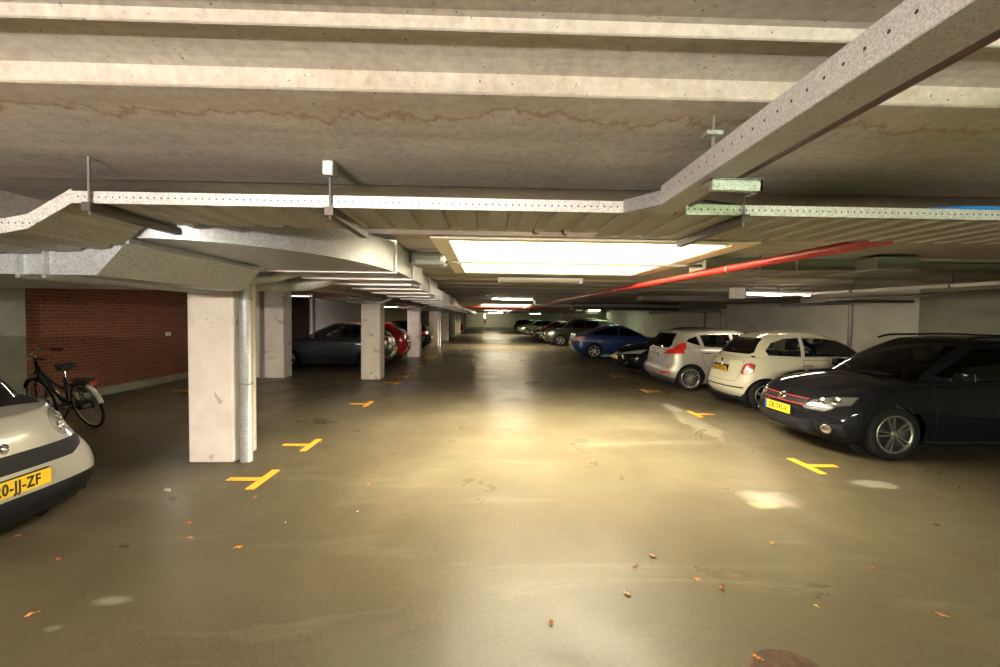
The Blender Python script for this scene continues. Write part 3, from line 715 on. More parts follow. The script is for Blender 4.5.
def shell(sp):
    """lower body and cabin of a car, nose toward +x, centred on the origin"""
    L, W = sp['L'], sp['W'] / 2; xn = L / 2
    q = sp.get('q', 1.)
    N1, N2, N3 = max(6, int(22 * q)), max(8, int(30 * q)), max(6, int(18 * q)); NV = max(8, int(22 * q)); NK = max(4, int(9 * q))
    zs = lambda x: interp(sp['zs'], xn - x)
    zb = lambda x: interp(sp['zb'], xn - x)
    bm = bmesh.new(); rings = []
    for j in range(NV + 1):
        v = j / NV; v = v + .06 * math.sin(2 * PI * v) * -1
        xf = xn - interp(sp['front'], v); xr = -xn + interp(sp['rear'], v); w = W * interp(sp['side'], v)
        P = half_outline(xf, xr, w, interp(sp['df'], v), interp(sp['dr'], v), sp.get('nf', 2.4), sp.get('nr', 2.8), N1, N2, N3)
        rings.append([(x, y, zb(x) + (zs(x) - zb(x)) * v) for x, y, t, xa in ring_pts(P)])
    last = ring_pts(P); crown = sp.get('crown', .05)
    for k in range(1, NK):
        s = math.cos(PI / 2 * k / NK)
        r = []
        for x, y, t, xa in last:
            x2 = xa + (x - xa) * s if t != 's' else x
            r.append((x2, y * s, zs(x2) + crown * (1 - s * s) * min(1, .35 + abs(xn - x2) * 2)))
        rings.append(r)
    R = loft(bm, rings); close_ring(bm, R[-1])
    # inner floor pan ring
    bmesh.ops.recalc_face_normals(bm, faces=bm.faces[:])
    # cabin
    g = sp['cab']; gb = bmesh.new(); rings = []
    zr = lambda x: interp(g['zr'], xn - x)
    for j in range(NV + 1):
        v = j / NV; v = math.sin(v * PI / 2) * .35 + v * .65
        xf = xn - interp(g['front'], v); xr = xn - interp(g['rear'], v); w = W * interp(g['side'], v)
        P = half_outline(xf, xr, w, interp(g['df'], v), interp(g['dr'], v), g.get('nf', 2.6), g.get('nr', 2.8), N1, N2, N3)
        rings.append([(x, y, (zs(x) - .03) * (1 - v) + zr(x) * v) for x, y, t, xa in ring_pts(P)])
    last = ring_pts(P); cr = g.get('crown', .035)
    for k in range(1, NK):
        s = math.cos(PI / 2 * k / NK); r = []
        for x, y, t, xa in last:
            x2 = xa + (x - xa) * s if t != 's' else x
            r.append((x2, y * s, zr(x2) + cr * (1 - s * s)))
        rings.append(r)
    R = loft(gb, rings); close_ring(gb, R[-1]); bmesh.ops.recalc_face_normals(gb, faces=gb.faces[:])
    return bm, gb

AX = {'xz': (0, 2, 1), 'yz': (1, 2, 0), 'xy': (0, 1, 2)}
def area2(p): return sum(p[i][0] * p[(i + 1) % len(p)][1] - p[(i + 1) % len(p)][0] * p[i][1] for i in range(len(p)))
def shrink(poly, d):
    p = poly if area2(poly) > 0 else poly[::-1]; n = len(p); L_ = []
    for i in range(n):
        a, b = Vector(p[i]), Vector(p[(i + 1) % n]); t = (b - a).normalized(); nn = Vector((-t.y, t.x)); L_.append((a + nn * d, t))
    out = []
    for i in range(n):
        (a, t), (b, u) = L_[i - 1], L_[i]; den = t.x * u.y - t.y * u.x
        if abs(den) < 1e-6: out.append(tuple(b)); continue
        s = ((b.x - a.x) * u.y - (b.y - a.y) * u.x) / den; out.append(tuple(a + t * s))
    return out
def cut(bm, poly, axes, filt):
    """cut a convex outline through the faces chosen by filt and return the faces inside it"""
    iu, iv, iw = AX[axes]; p = poly if area2(poly) > 0 else poly[::-1]; n = len(p)
    cand = [f for f in bm.faces if filt(f)]
    lo = [min(q[k] for q in p) for k in (0, 1)]; hi = [max(q[k] for q in p) for k in (0, 1)]
    cand = [f for f in cand if not (max(v.co[iu] for v in f.verts) < lo[0] or min(v.co[iu] for v in f.verts) > hi[0] or max(v.co[iv] for v in f.verts) < lo[1] or min(v.co[iv] for v in f.verts) > hi[1])]
    for i in range(n):
        if not cand: return []
        a, b = p[i], p[(i + 1) % n]; t = Vector((b[0] - a[0], b[1] - a[1])).normalized()
        no = Vector((0, 0, 0)); no[iu] = t.y; no[iv] = -t.x; co = Vector((0, 0, 0)); co[iu] = a[0]; co[iv] = a[1]
        geom = list({v for f in cand for v in f.verts}) + list({e for f in cand for e in f.edges}) + cand
        r = bmesh.ops.bisect_plane(bm, geom=geom, dist=1e-5, plane_co=co, plane_no=no)
        cand = [f for f in r['geom'] if isinstance(f, bmesh.types.BMFace) and (f.calc_center_median() - co).dot(no) < 0]
    return cand
def extract(bm, faces):
    nb = bmesh.new(); vm = {}
    for f in faces:
        vs = []
        for v in f.verts:
            if v not in vm: vm[v] = nb.verts.new(v.co)
            vs.append(vm[v])
        try: nb.faces.new(vs)
        except ValueError: pass
    bmesh.ops.delete(bm, geom=faces, context='FACES')
    return nb
def thick(nb, t):
    bmesh.ops.recalc_face_normals(nb, faces=nb.faces[:])
    return nb
def circ(cx, cy, r, n=20, ry=None):
    return [(cx + r * math.cos(2 * PI * k / n), cy + (ry or r) * math.sin(2 * PI * k / n)) for k in range(n)]

M_TYRE = simple('tyre_rubber', (.014, .013, .013), .8, spec=.2)
M_TRIM = simple('black_trim', (.010, .010, .011), .5, spec=.2)
M_GAP = simple('panel_gap', (.006, .006, .006), .8)
M_CHROME = simple('chrome', (.72, .72, .70), .12, 1.)
M_ALLOY = simple('alloy_wheel_silver', (.55, .54, .52), .3, .85)
M_SEAT = simple('dark_seat_cloth', (.03, .03, .033), .85)
M_LENSR = simple('red_tail_lens', (.52, .015, .012), .15, coat=1.)
M_LENSC = simple('clear_lamp_glass', (.50, .50, .47), .12, .35, coat=1.)
M_LENSD = simple('dark_lamp_bowl', (.10, .10, .10), .15, .5, coat=1.)
M_AMBER = simple('amber_lens', (.60, .22, .03), .2)
M_PLATE = simple('yellow_plate', (.86, .56, .02), .35)
M_PLATEW = simple('pale_plate', (.55, .53, .46), .4)
M_INK = simple('black_ink', (.01, .01, .01), .5)
M_BLUE = simple('plate_blue', (.02, .06, .42), .4)
M_GLASS = glassmat('car_window_glass', (.78, .80, .78))
M_GLASSD = glassmat('tinted_window_glass', (.07, .07, .07))
M_WINDS = glassmat('windscreen_glass', (.80, .82, .78))

WHEELS = {}
def wheel(kind, r, rr, width=.2, q=1.):
    """tyre + rim, axle on y, outer face at -y"""
    key = (kind, r, rr, q)
    if key in WHEELS: return WHEELS[key]
    n = 48 if q > .6 else 24; h = width / 2
    t = bmesh.new()
    lathe(t, [(rr, -h + .01), (rr + .012, -h + .002), (r - .035, -h - .004), (r - .012, -h + .018), (r, -h + .04), (r, h - .04), (r - .012, h - .018), (r - .035, h), (rr, h - .01), (rr - .02, h - .02), (rr - .02, -h + .02)], n, caps=False)
    m = bmesh.new(); y0 = -h + .004
    lathe(m, [(rr + .004, y0), (rr + .002, y0 - .006), (rr - .018, y0 - .004), (rr - .026, y0 + .02), (rr - .034, y0 + .10), (.02, y0 + .11)], n, caps=False)
    for f in m.faces:
        c = f.calc_center_median()
        if c.y > y0 + .03: f.material_index = 1
    def spoke(ang, w0, w1, off=0., y1=.012, depth=.03):
        d = Vector((math.cos(ang), 0, math.sin(ang))); s = Vector((-math.sin(ang), 0, math.cos(ang)))
        A = [d * .035 + s * (off * .5 + w0 * k) + Vector((0, y0 + y, 0)) for k, y in ((-1, y1), (1, y1), (1, y1 + depth), (-1, y1 + depth))]
        B = [d * (rr - .02) + s * (off + w1 * k) + Vector((0, y0 + y, 0)) for k, y in ((-1, .0), (1, .0), (1, depth), (-1, depth))]
        b2 = bmesh.new(); hexa(b2, A, B); me = bpy.data.meshes.new('tmp'); b2.to_mesh(me); b2.free(); m.from_mesh(me); bpy.data.meshes.remove(me)
    if kind == 'twin5':
        for k in range(5):
            for s in (-1, 1): spoke(PI / 2 + .25 + 2 * PI * k / 5 + s * .11, .009, .013, s * .012)
    elif kind == 'multi15':
        for k in range(15): spoke(2 * PI * k / 15, .010, .010)
    elif kind == 'star6':
        for k in range(6): spoke(2 * PI * k / 6 + .2, .028, .018)
    else:
        for k in range(5): spoke(2 * PI * k / 5 + .3, .030, .026)
    lathe(m, [(.0, y0 + .002), (.038, y0 + .004), (.045, y0 + .02), (.045, y0 + .06), (.0, y0 + .06)], 20)
    tme = bpy.data.meshes.new('tyre'); t.to_mesh(tme); t.free(); tme.materials.append(M_TYRE)
    rme = bpy.data.meshes.new('rim'); m.to_mesh(rme); m.free(); rme.materials.append(M_ALLOY if kind != 'twin5' else simple('dark_polished_alloy', (.55, .54, .52), .25, .9)); rme.materials.append(M_BLACK)
    WHEELS[key] = (tme, rme); return WHEELS[key]

def plate(root, x, z, facing, text, pale=False, tilt=0., y=0., size=(.52, .115), left=None):
    """facing +1 = nose, -1 = tail (car coordinates)"""
    w, h = size
    p = obj('license_plate', BX(-w / 2, w / 2, -h / 2, h / 2, 0, .012, bev=.003), M_PLATEW if pale else M_PLATE, root)
    p.rotation_euler = (PI / 2 - tilt, 0, PI / 2 * facing); p.location = (x, y, z)
    if text:
        text_obj('lettering', text, .112, M_INK, p, (.02 if left is None else left, -.002, .0125), (0, 0, 0), 'CENTER', squeeze=.76)
        obj('country_strip', BX(-w / 2 + .004, -w / 2 + .042, -h / 2 + .004, h / 2 - .004, .011, .0135), M_BLUE, p)
    return p

def car(sp):
    """build a whole car from its specification and return the root empty"""
    L, W = sp['L'], sp['W'] / 2; xn = L / 2; q = sp.get('q', 1.); det = sp.get('det', 1)
    root = empty(sp.get('name', 'car'), sp['label'], 'car', group=sp.get('group'))
    paint = sp['paint']; bm, gb = shell(sp)
    bv = BVHTree.FromBMesh(bm); gv = BVHTree.FromBMesh(gb)
    def hit(o, d, tree=bv):
        p, n, i, dist = tree.ray_cast(Vector(o), Vector(d).normalized()); return p, n
    side = lambda s: (lambda f: f.normal.y * s > .25 and f.calc_center_median().y * s > W * .5)
    mats = [paint, M_GAP, M_TRIM]
    r = sp['wr']; wx = (xn - sp['fo'], xn - sp['fo'] - sp['wb'])
    # wheel arches
    for x in wx:
        for s in (-1, 1):
            ar = r + sp.get('arch', .045)
            extract(bm, cut(bm, circ(x, r, ar, 28), 'xz', lambda f: f.calc_center_median().y * s > W * .45 and abs(f.normal.z) < .98 or (f.calc_center_median().y * s > W * .45 and f.calc_center_median().z < .4))).free()
    # hood cap under the cabin is open to the inside
    g = sp['cab']
    ho = half_outline(xn - g['front'][0][1] - .05, xn - g['rear'][0][1] + .05, W * g['side'][0][1] - .05, g['df'][0][1], g['dr'][0][1], g.get('nf', 2.6), g.get('nr', 2.8), 8, 2, 8)
    fp = [(p[0], p[1]) for p in ring_pts(ho)]; fp = [p for i, p in enumerate(fp) if (Vector(p) - Vector(fp[i - 1])).length > .01]
    extract(bm, cut(bm, fp, 'xy', lambda f: f.normal.z > .3 and f.calc_center_median().z > .6)).free()
    # painted-on dark zones: bumper bottoms, sill
    for z_, ends in sp.get('dark', []):
        for f in bm.faces:
            pass
    parts = sp.get('parts', [])
    for pt in parts:
        name, axes, poly, where, mat = pt[:5]; gap = pt[5] if len(pt) > 5 else .0
        lab = pt[6] if len(pt) > 6 else None
        src = gb if where.startswith('cab') else bm
        tgts = []
        if axes == 'xz':
            for s in (-1, 1): tgts.append((poly, side(s)))
        elif where.endswith('front') or where.endswith('rear'):
            fs = 1 if where.endswith('front') else -1
            lim = pt[7] if len(pt) > 7 else .12
            def mk(fs, lim): return lambda f: f.normal.x * fs > lim and f.calc_center_median().x * fs > 0
            tgts.append((poly, mk(fs, lim)))
            if min(p[0] for p in poly) >= 0: tgts.append(([(-a, b) for a, b in poly], mk(fs, lim)))
        else:
            tgts.append((poly, lambda f: f.normal.z > .4))
        for pl, fl in tgts:
            fc = cut(src, pl, axes, fl)
            if not fc: continue
            if gap:
                for f in fc: f.material_index = 1
                st = set(fc); fc = cut(src, shrink(pl, gap), axes, lambda f: f in st or f.material_index == 1 and fl(f))
                if not fc: continue
                for f in fc: f.material_index = 0
            nb = extract(src, fc)
            c = obj(name, nb, mat or paint, root, smooth=True)
            if lab: c['label'] = lab
    b = obj('body', bm, mats, root, smooth=True, angle=50)
    c = obj('cabin', gb, mats, root, smooth=True, angle=50)
    # wheels and the dark liners behind them
    for x in wx:
        tm, rm_ = wheel(sp.get('wk', 'star5'), r, sp.get('rr', r * .68), q=q)
        for s in (-1, 1):
            wo = bpy.data.objects.new('wheel', tm); link(wo, root); wo.location = (x, s * -(W - sp.get('win', .125)) * -1, r); wo.rotation_euler = (0, 0, 0 if s < 0 else PI)
            ro = bpy.data.objects.new('rim', rm_); link(ro, wo)
            lb = bmesh.new(); ar = r + sp.get('arch', .045) + .004
            lathe(lb, [(ar, -.10), (ar, .16), (.02, .16)], 28, caps=False)
            bmesh.ops.delete(lb, geom=[f for f in lb.faces if f.calc_center_median().z < -r * .45 and f.calc_center_median().y < .15], context='FACES')
            lo = obj('wheel_liner', lb, M_BLACK, root); lo.location = (x, s * (W - .19), r); lo.rotation_euler = (0, 0, 0 if s < 0 else PI)
    zf = .24
    pan = bmesh.new(); box(pan, wx[1] - .45, wx[0] + .4, -W * .62, W * .62, zf - .03, zf); box(pan, wx[1] + r + .1, wx[0] - r - .1, -W * .93, W * .93, zf - .03, zf)
    obj('floor_pan', pan, M_BLACK, root)
    if det:
        # seats, dashboard, wheel
        sx = sp.get('seat', wx[0] - 1.35)
        for yy in (-.36, .36):
            sb = bmesh.new(); box(sb, sx - .05, sx + .45, yy - .24, yy + .24, .36, .52, bev=.05)
            prism(sb, [(sx + .02, .45), (sx - .14, 1.08), (sx - .24, 1.08), (sx - .12, .42)], 'y', yy - .23, yy + .23)
            s_ = obj('seat', sb, M_SEAT, root); obj('headrest', BX(sx - .26, sx - .15, yy - .12, yy + .12, 1.12, 1.30, bev=.03), M_SEAT, s_)
        if sp.get('bench', True):
            sb = bmesh.new(); x2 = sx - .85; box(sb, x2 - .05, x2 + .4, -.6, .6, .4, .55, bev=.05); prism(sb, [(x2, .5), (x2 - .16, 1.02), (x2 - .26, 1.02), (x2 - .12, .45)], 'y', -.6, .6); obj('rear_bench', sb, M_SEAT, root)
        dx = xn - g['front'][0][1] - .35
        db = bmesh.new(); prism(db, [(dx + .32, .55), (dx + .32, sp['zs'][-3][1] - .06), (dx - .05, sp['zs'][-3][1] - .03), (dx - .18, .84), (dx - .1, .55)], 'y', -W * .8, W * .8); obj('dashboard', db, M_SEAT, root)
        sw = bmesh.new(); tube(sw, [(-.05 * math.cos(a) * 1.4, .18 * math.sin(a), .17 * math.cos(a)) for a in [2 * PI * k / 24 for k in range(24)]], .014, 8, closed=True)
        box(sw, -.01, .01, -.17, .17, -.02, .02); o = obj('steering_wheel', sw, M_TRIM, root); o.location = (dx - .28, .36, .93)
    # mirrors
    mx, mz = sp.get('mirror', (xn - g['front'][0][1] - .42, None))
    mz = mz or interp(sp['zs'], xn - mx) + .06
    for s in (-1, 1):
        p, nn = hit((mx, s * 2, mz), (0, -s, 0), gv)
        y0 = abs(p.y) if p else W * .9
        mb = bmesh.new(); box(mb, mx - .055, mx + .06, s * (y0 + .07) if s > 0 else s * (y0 + .25), s * (y0 + .25) if s > 0 else s * (y0 + .07), mz - .055, mz + .075, bev=.035)
        prism(mb, [(mx - .04, mz - .06), (mx + .05, mz - .06), (mx + .04, mz - .02), (mx - .03, mz - .02)], 'y', s * (y0 - .04), s * (y0 + .12))
        mo = obj('wing_mirror', mb, sp.get('mirmat', paint), root, smooth=True, angle=40)
        obj('mirror_glass', BX(mx - .062, mx - .05, min(s * (y0 + .09), s * (y0 + .235)), max(s * (y0 + .09), s * (y0 + .235)), mz - .035, mz + .055), M_CHROME, mo)
    # door handles
    for hx in sp.get('handles', []):
        hz = sp.get('hz', .83)
        for s in (-1, 1):
            p, nn = hit((hx, s * 2, hz), (0, -s, 0))
            if p:
                hb = bmesh.new(); y1 = p.y * s; tube(hb, [(hx - .09, s * (y1 - .01), hz), (hx - .075, s * (y1 + .022), hz), (hx + .075, s * (y1 + .022), hz + .004), (hx + .09, s * (y1 - .01), hz)], .011, 8, bend=.02)
                obj('door_handle', hb, sp.get('hmat', paint), root)
    # round lamps set on the surface, emblem, plates
    for it in sp.get('discs', []):
        name, fs, y, z, rad, mat = it[:6]; ys_ = (y, -y) if y and (len(it) < 7 or it[6]) else (y,)
        for yy in ys_:
            p, nn = hit((fs * 4, yy, z), (-fs, 0, 0))
            if not p: continue
            db = bmesh.new(); lathe(db, [(0., .0), (rad, 0.), (rad, .008), (rad * .86, .012), (rad * .75, .006), (rad * .3, .001), (.0, .004)], 24, 'z')
            d = obj(name, db, mat, root); d.rotation_mode = 'QUATERNION'; d.rotation_quaternion = nn.to_track_quat('Z', 'Y'); d.location = p - nn * .002
    for it in sp.get('plates', []):
        fs, z, text, pale = it[:4]; tilt = it[4] if len(it) > 4 else 0.
        p, nn = hit((fs * 4, 0, z), (-fs, 0, 0)); xp = p.x if p else fs * xn
        p2, _ = hit((fs * 4, 0, z - .05), (-fs, 0, 0)); p3, _ = hit((fs * 4, .22, z), (-fs, 0, 0)); 
        pl = plate(root, xp + fs * .006, z, fs, text, pale, tilt, left=it[5] if len(it) > 5 else None)
        hb = BX(-.265, .265, -.062, .062, -.06, -.001, bev=.004); obj('plate_holder', hb, M_TRIM, pl)
    for it in sp.get('tubes', []):
        name, pts, rad, mat = it; obj(name, TB(pts, rad, 8, bend=.04), mat, root)
    for it in sp.get('boxes', []):
        name, bb, mat = it; obj(name, BX(*bb, bev=min(.01, abs(bb[5] - bb[4]) * .3)), mat, root)
    root['_h'] = 0; del root['_h']
    root_info[root.name] = (hit, gv)
    return root
root_info = {}
def put(root, xnose_world, y, L, facing):
    """facing 'W' = nose toward -X, 'E' = nose toward +X; xnose is the world x of the end that faces the aisle"""
    if facing == 'W': root.rotation_euler = (0, 0, PI); root.location = (xnose_world + L / 2, y, 0)
    elif facing == 'E': root.location = (xnose_world - L / 2, y, 0)
    return root
def line(L, pts): return [(L / 2 - d, z) for d, z in pts]     # outline given as (distance from nose, height)
P_BLACK = carpaint('black_car_paint', (.007, .007, .009)); P_CREAM = carpaint('cream_car_paint', (.70, .67, .52))
P_SILVER = carpaint('silver_car_paint', (.44, .42, .39), .45, .42); P_GREY = carpaint('dark_blue_grey_paint', (.035, .042, .052), .4, .3)
P_SMART = carpaint('pale_silver_paint', (.46, .45, .40), .35, .35); P_RED = carpaint('red_car_paint', (.36, .015, .012))
P_BLUE = carpaint('blue_car_paint', (.02, .05, .17), .4); P_OLIVE = carpaint('olive_grey_paint', (.04, .04, .03), .4)
P_GREEN = carpaint('green_grey_paint', (.09, .12, .06), .4)
SIDE = [(0, .86), (.08, .93), (.22, .975), (.42, 1.), (.62, .998), (.82, .975), (.94, .945), (1, .90)]
def hatch(**k):
    """five-door hatchback, all distances measured from the nose"""
    L = k.get('L', 4.2); H = k.get('H', 1.48); b = k.get('belt', .95); h = H - .035
    sp = dict(L=L, W=1.76, fo=.86, wb=2.58, wr=.315, zb=[(0, .24), (.5, .17), (L - .6, .17), (L, .27)],
        zs=[(0, .66), (.2, .73), (.55, .83), (1.0, b - .04), (1.6, b), (L - 1, b + .03), (L, b + .04)],
        front=[(0, .14), (.15, .04), (.35, 0), (.6, .01), (.8, .05), (.92, .12), (1, .24)],
        rear=[(0, .12), (.15, .03), (.35, 0), (.55, .02), (.8, .06), (1, .10)], side=SIDE,
        df=[(0, .5), (.5, .62), (1, .75)], dr=[(0, .35), (.5, .42), (1, .42)], nf=2.3, nr=2.8, crown=.055,
        cab=dict(front=[(0, 1.0), (.5, 1.42), (1, 2.0)], rear=[(0, L - .12), (.5, L - .26), (1, L - .62)], side=[(0, .90), (.4, .845), (.75, .76), (.92, .70), (1, .63)],
                 zr=[(1.4, h - .06), (2.0, h - .008), (2.6, h), (L - .9, h - .03), (L - .3, h - .07)], df=[(0, .62), (1, .40)], dr=[(0, .35), (1, .22)], crown=.04),
        label='', paint=P_BLACK, q=.6, det=0)
    z0, z1 = b + .035, H - .13
    sp['parts'] = [
        ('side_window', 'xz', line(L, [(1.50, z0), (1.42, z0 + .05), (1.98, z1), (2.42, z1 + .015), (2.42, z0)]), 'cab', M_GLASSD),
        ('side_window', 'xz', line(L, [(2.50, z0), (2.50, z1 + .015), (3.0, z1), (3.28, z1 - .05), (3.28, z0 + .01)]), 'cab', M_GLASSD),
        ('windshield', 'yz', [(-.66, b + .02), (.66, b + .02), (.50, z1 + .02), (-.50, z1 + .02)], 'cabfront', M_WINDS),
        ('rear_window', 'yz', [(-.58, b + .09), (.58, b + .09), (.48, z1), (-.48, z1)], 'cabrear', M_GLASSD),
        ('door', 'xz', line(L, [(1.36, .28), (1.36, b - .03), (2.45, b - .01), (2.45, .28)]), 'body', None, .006),
        ('door', 'xz', line(L, [(2.47, .28), (2.47, b - .01), (3.40, b), (3.12, .55), (2.98, .28)]), 'body', None, .006),
        ('headlight', 'yz', [(.46, .60), (.46, .68), (.86, .76), (.86, .64)], 'bodyfront', M_LENSC, .004, None, .05),
        ('grille', 'yz', [(-.42, .585), (.42, .585), (.42, .665), (-.42, .665)], 'bodyfront', M_TRIM),
        ('lower_grille', 'yz', [(-.5, .26), (.5, .26), (.42, .43), (-.42, .43)], 'bodyfront', M_TRIM),
        ('taillight', 'yz', [(.46, .80), (.46, .93), (.9, .95), (.9, .80)], 'bodyrear', M_LENSR, .004, None, .05)]
    sp['plates'] = [(1, .50, '', False), (-1, .62, '', False)]
    sp['handles'] = [L / 2 - 2.28, L / 2 - 3.16]; sp['mirror'] = (L / 2 - 1.62, b + .08)
    for a, v in k.items(): sp[a] = v
    return sp
def park(root, L, x_end, y, nose, side, yawd=0.):
    root.rotation_euler = (0, 0, (PI if nose == 'W' else 0) + math.radians(yawd))
    root.location = (x_end + (L / 2 if side == 'R' else -L / 2), y, 0); return root

# ---- black estate car, nose to the aisle -----------------------------------
L = 4.55
sp = hatch(L=L, W=1.79, H=1.50, fo=.88, wb=2.6, wr=.325, rr=.232, wk='twin5', q=1., det=1, name='parked_car', paint=P_BLACK,
    label='black estate car with roof rails and red grille line, nearest on the right')
b = .97; z0, z1 = b + .03, 1.37
sp['zs'] = [(0, .70), (.2, .765), (.55, .86), (1.0, .935), (1.6, .965), (3.5, 1.0), (4.55, 1.02)]
sp['cab']['rear'] = [(0, 4.45), (.5, 4.36), (1, 4.1)]; sp['cab']['zr'] = [(1.4, 1.40), (2.0, 1.455), (2.6, 1.468), (3.6, 1.45), (4.4, 1.40)]
sp['cab']['front'] = [(0, .98), (.5, 1.42), (1, 2.02)]
sp['parts'] = [
    ('side_window', 'xz', line(L, [(1.62, z0), (1.45, z0 + .03), (2.02, z1 - .01), (2.45, z1 + .01), (2.45, z0)]), 'cab', M_GLASSD),
    ('side_window', 'xz', line(L, [(2.53, z0), (2.53, z1 + .01), (3.3, z1), (3.3, z0)]), 'cab', M_GLASSD),
    ('side_window', 'xz', line(L, [(3.4, z0 + .01), (3.4, z1), (3.9, z1 - .02), (4.1, z0 + .05)]), 'cab', M_GLASSD),
    ('windshield', 'yz', [(-.70, b + .0), (.70, b + .0), (.535, 1.385), (-.535, 1.385)], 'cabfront', M_WINDS),
    ('door', 'xz', line(L, [(1.36, .28), (1.36, b - .03), (2.47, b - .01), (2.47, .28)]), 'body', None, .006),
    ('door', 'xz', line(L, [(2.49, .28), (2.49, b - .01), (3.42, b), (3.2, .6), (3.0, .28)]), 'body', None, .006),
    ('headlight', 'yz', [(.43, .605), (.43, .665), (.62, .74), (.80, .765), (.80, .66), (.6, .605)], 'bodyfront', simple('grey_lamp_glass', (.12, .12, .12), .15, .35, coat=1.), .005, 'glossy headlight with bright bowls', .3),
    ('grille', 'yz', [(-.41, .60), (.41, .60), (.41, .672), (-.41, .672)], 'bodyfront', M_TRIM, .003),
    ('lower_grille', 'yz', [(-.55, .25), (.55, .25), (.50, .41), (-.50, .41)], 'bodyfront', M_TRIM, .004),
    ('fog_light_bay', 'yz', [(.57, .26), (.80, .28), (.80, .42), (.56, .41)], 'bodyfront', M_TRIM, .004)]
sp['discs'] = [('headlight_bowl', 1, .56, .675, .048, M_CHROME), ('headlight_bowl', 1, .68, .695, .052, M_CHROME), ('fog_light', 1, .67, .345, .062, M_CHROME)]
sp['plates'] = [(1, .50, 'GR-745-R', False)]
hit0 = None
car_ = car(sp); hit, gv = root_info[car_.name]
def strip_on(root, hit, fs, ys, zf, rad, mat, name):
    pts = []
    for y in ys:
        p, n = hit((fs * 4, y, zf(y)), (-fs, 0, 0))
        if p: pts.append(p + n * rad * .4)
    return obj(name, TB(pts, rad, 6), mat, root)
ysr = [-.42 + .84 * k / 16 for k in range(17)]
M_REDT = simple('red_grille_line', (.55, .02, .02), .3)
strip_on(car_, hit, 1, ysr, lambda y: .676, .006, M_REDT, 'grille_line')
strip_on(car_, hit, 1, ysr, lambda y: .598, .006, M_REDT, 'grille_line')
for zz in (.62, .636, .652): strip_on(car_, hit, 1, ysr, lambda y: zz, .003, M_BLACK, 'grille_slat')
for i in range(6): strip_on(car_, hit, 1, [-.48 + .96 * k / 12 for k in range(13)], lambda y: .275 + .024 * i, .004, M_BLACK, 'grille_slat')
def roundel(root, hit, fs, z, r, strokes, mat=M_CHROME, y=0., back=M_TRIM):
    p, n = hit((fs * 4, y, z), (-fs, 0, 0)); 
    d = bmesh.new(); lathe(d, [(0, 0), (r, 0), (r, .006), (0, .006)], 28, 'z')
    e = obj('emblem', d, back, root); e.location = p + n * .003; e.rotation_mode = 'XYZ'; tiltz = math.asin(max(-1, min(1, n.z)))
    e.rotation_euler = (PI / 2 - tiltz, 0, PI / 2 * fs)
    rb = TB([(r * .93 * math.cos(a), r * .93 * math.sin(a), .006) for a in [2 * PI * k / 28 for k in range(28)]], r * .09, 6, closed=True)
    for s in strokes: tube(rb, [(x * r, yy * r, .008) for x, yy in s], r * .085, 6)
    obj('emblem_relief', rb, mat, e); return e
VW = [[(-.36, .84), (0, .12), (.36, .84)], [(-.80, .42), (-.36, -.80), (0, -.02), (.36, -.80), (.80, .42)]]
roundel(car_, hit, 1, .655, .068, VW)
for s in (-1, 1):        # roof rails
    pts = [(L / 2 - 1.95, s * .60, 1.46), (L / 2 - 2.1, s * .60, 1.505), (L / 2 - 3.0, s * .60, 1.525), (L / 2 - 3.95, s * .60, 1.50), (L / 2 - 4.1, s * .60, 1.44)]
    obj('roof_rail', TB(pts, .014, 8, bend=.15), M_TRIM, car_)
for s in (-1, 1): obj('wiper', TB([(L / 2 - 1.12, s * .05 + .1, 1.015), (L / 2 - 1.09, s * .05 + .5, 1.02)], .008, 6), M_TRIM, car_)
for s in (-1, 1): obj('trim_strip', TB([(L / 2 - 1.56, s * .848, 1.0), (L / 2 - 1.9, s * .858, 1.005)], .009, 6), M_CHROME, car_)
park(car_, L, 4.07, 6.02, 'W', 'R')

# ---- cream two-door hatchback, tail to the aisle ----------------------------
L = 3.55
sp = dict(L=L, W=1.63, fo=.72, wb=2.3, wr=.29, rr=.20, wk='star5', q=1., det=1, name='parked_car', paint=P_CREAM,
    label='cream white rounded two-door hatchback seen from behind, beside the black estate',
    zb=[(0, .25), (.5, .18), (L - .5, .18), (L, .26)], zs=[(0, .74), (.3, .86), (.7, .93), (1.2, .965), (2.2, .985), (3.0, .99), (L, .96)],
    front=[(0, .12), (.2, .02), (.45, 0), (.7, .03), (.9, .14), (1, .26)], rear=[(0, .10), (.12, .02), (.28, 0), (.42, .02), (.6, .055), (.8, .09), (.93, .12), (1, .155)],
    side=[(0, .86), (.1, .94), (.25, .985), (.45, 1.), (.65, .99), (.85, .955), (1, .90)], df=[(0, .5), (1, .7)], dr=[(0, .42), (.5, .55), (1, .60)], nf=2.2, nr=2.35, crown=.05,
    cab=dict(front=[(0, .74), (.5, 1.05), (1, 1.62)], rear=[(0, 3.36), (.5, 3.20), (.8, 3.06), (1, 2.80)], side=[(0, .885), (.4, .84), (.75, .76), (.92, .69), (1, .60)],
        zr=[(1.0, 1.38), (1.5, 1.435), (2.1, 1.455), (2.7, 1.43), (3.3, 1.36)], df=[(0, .6), (1, .4)], dr=[(0, .55), (1, .40)], crown=.045, nr=2.4),
    handles=[L / 2 - 2.22], hz=.86, mirror=(L / 2 - 1.22, 1.06), hmat=M_CHROME)
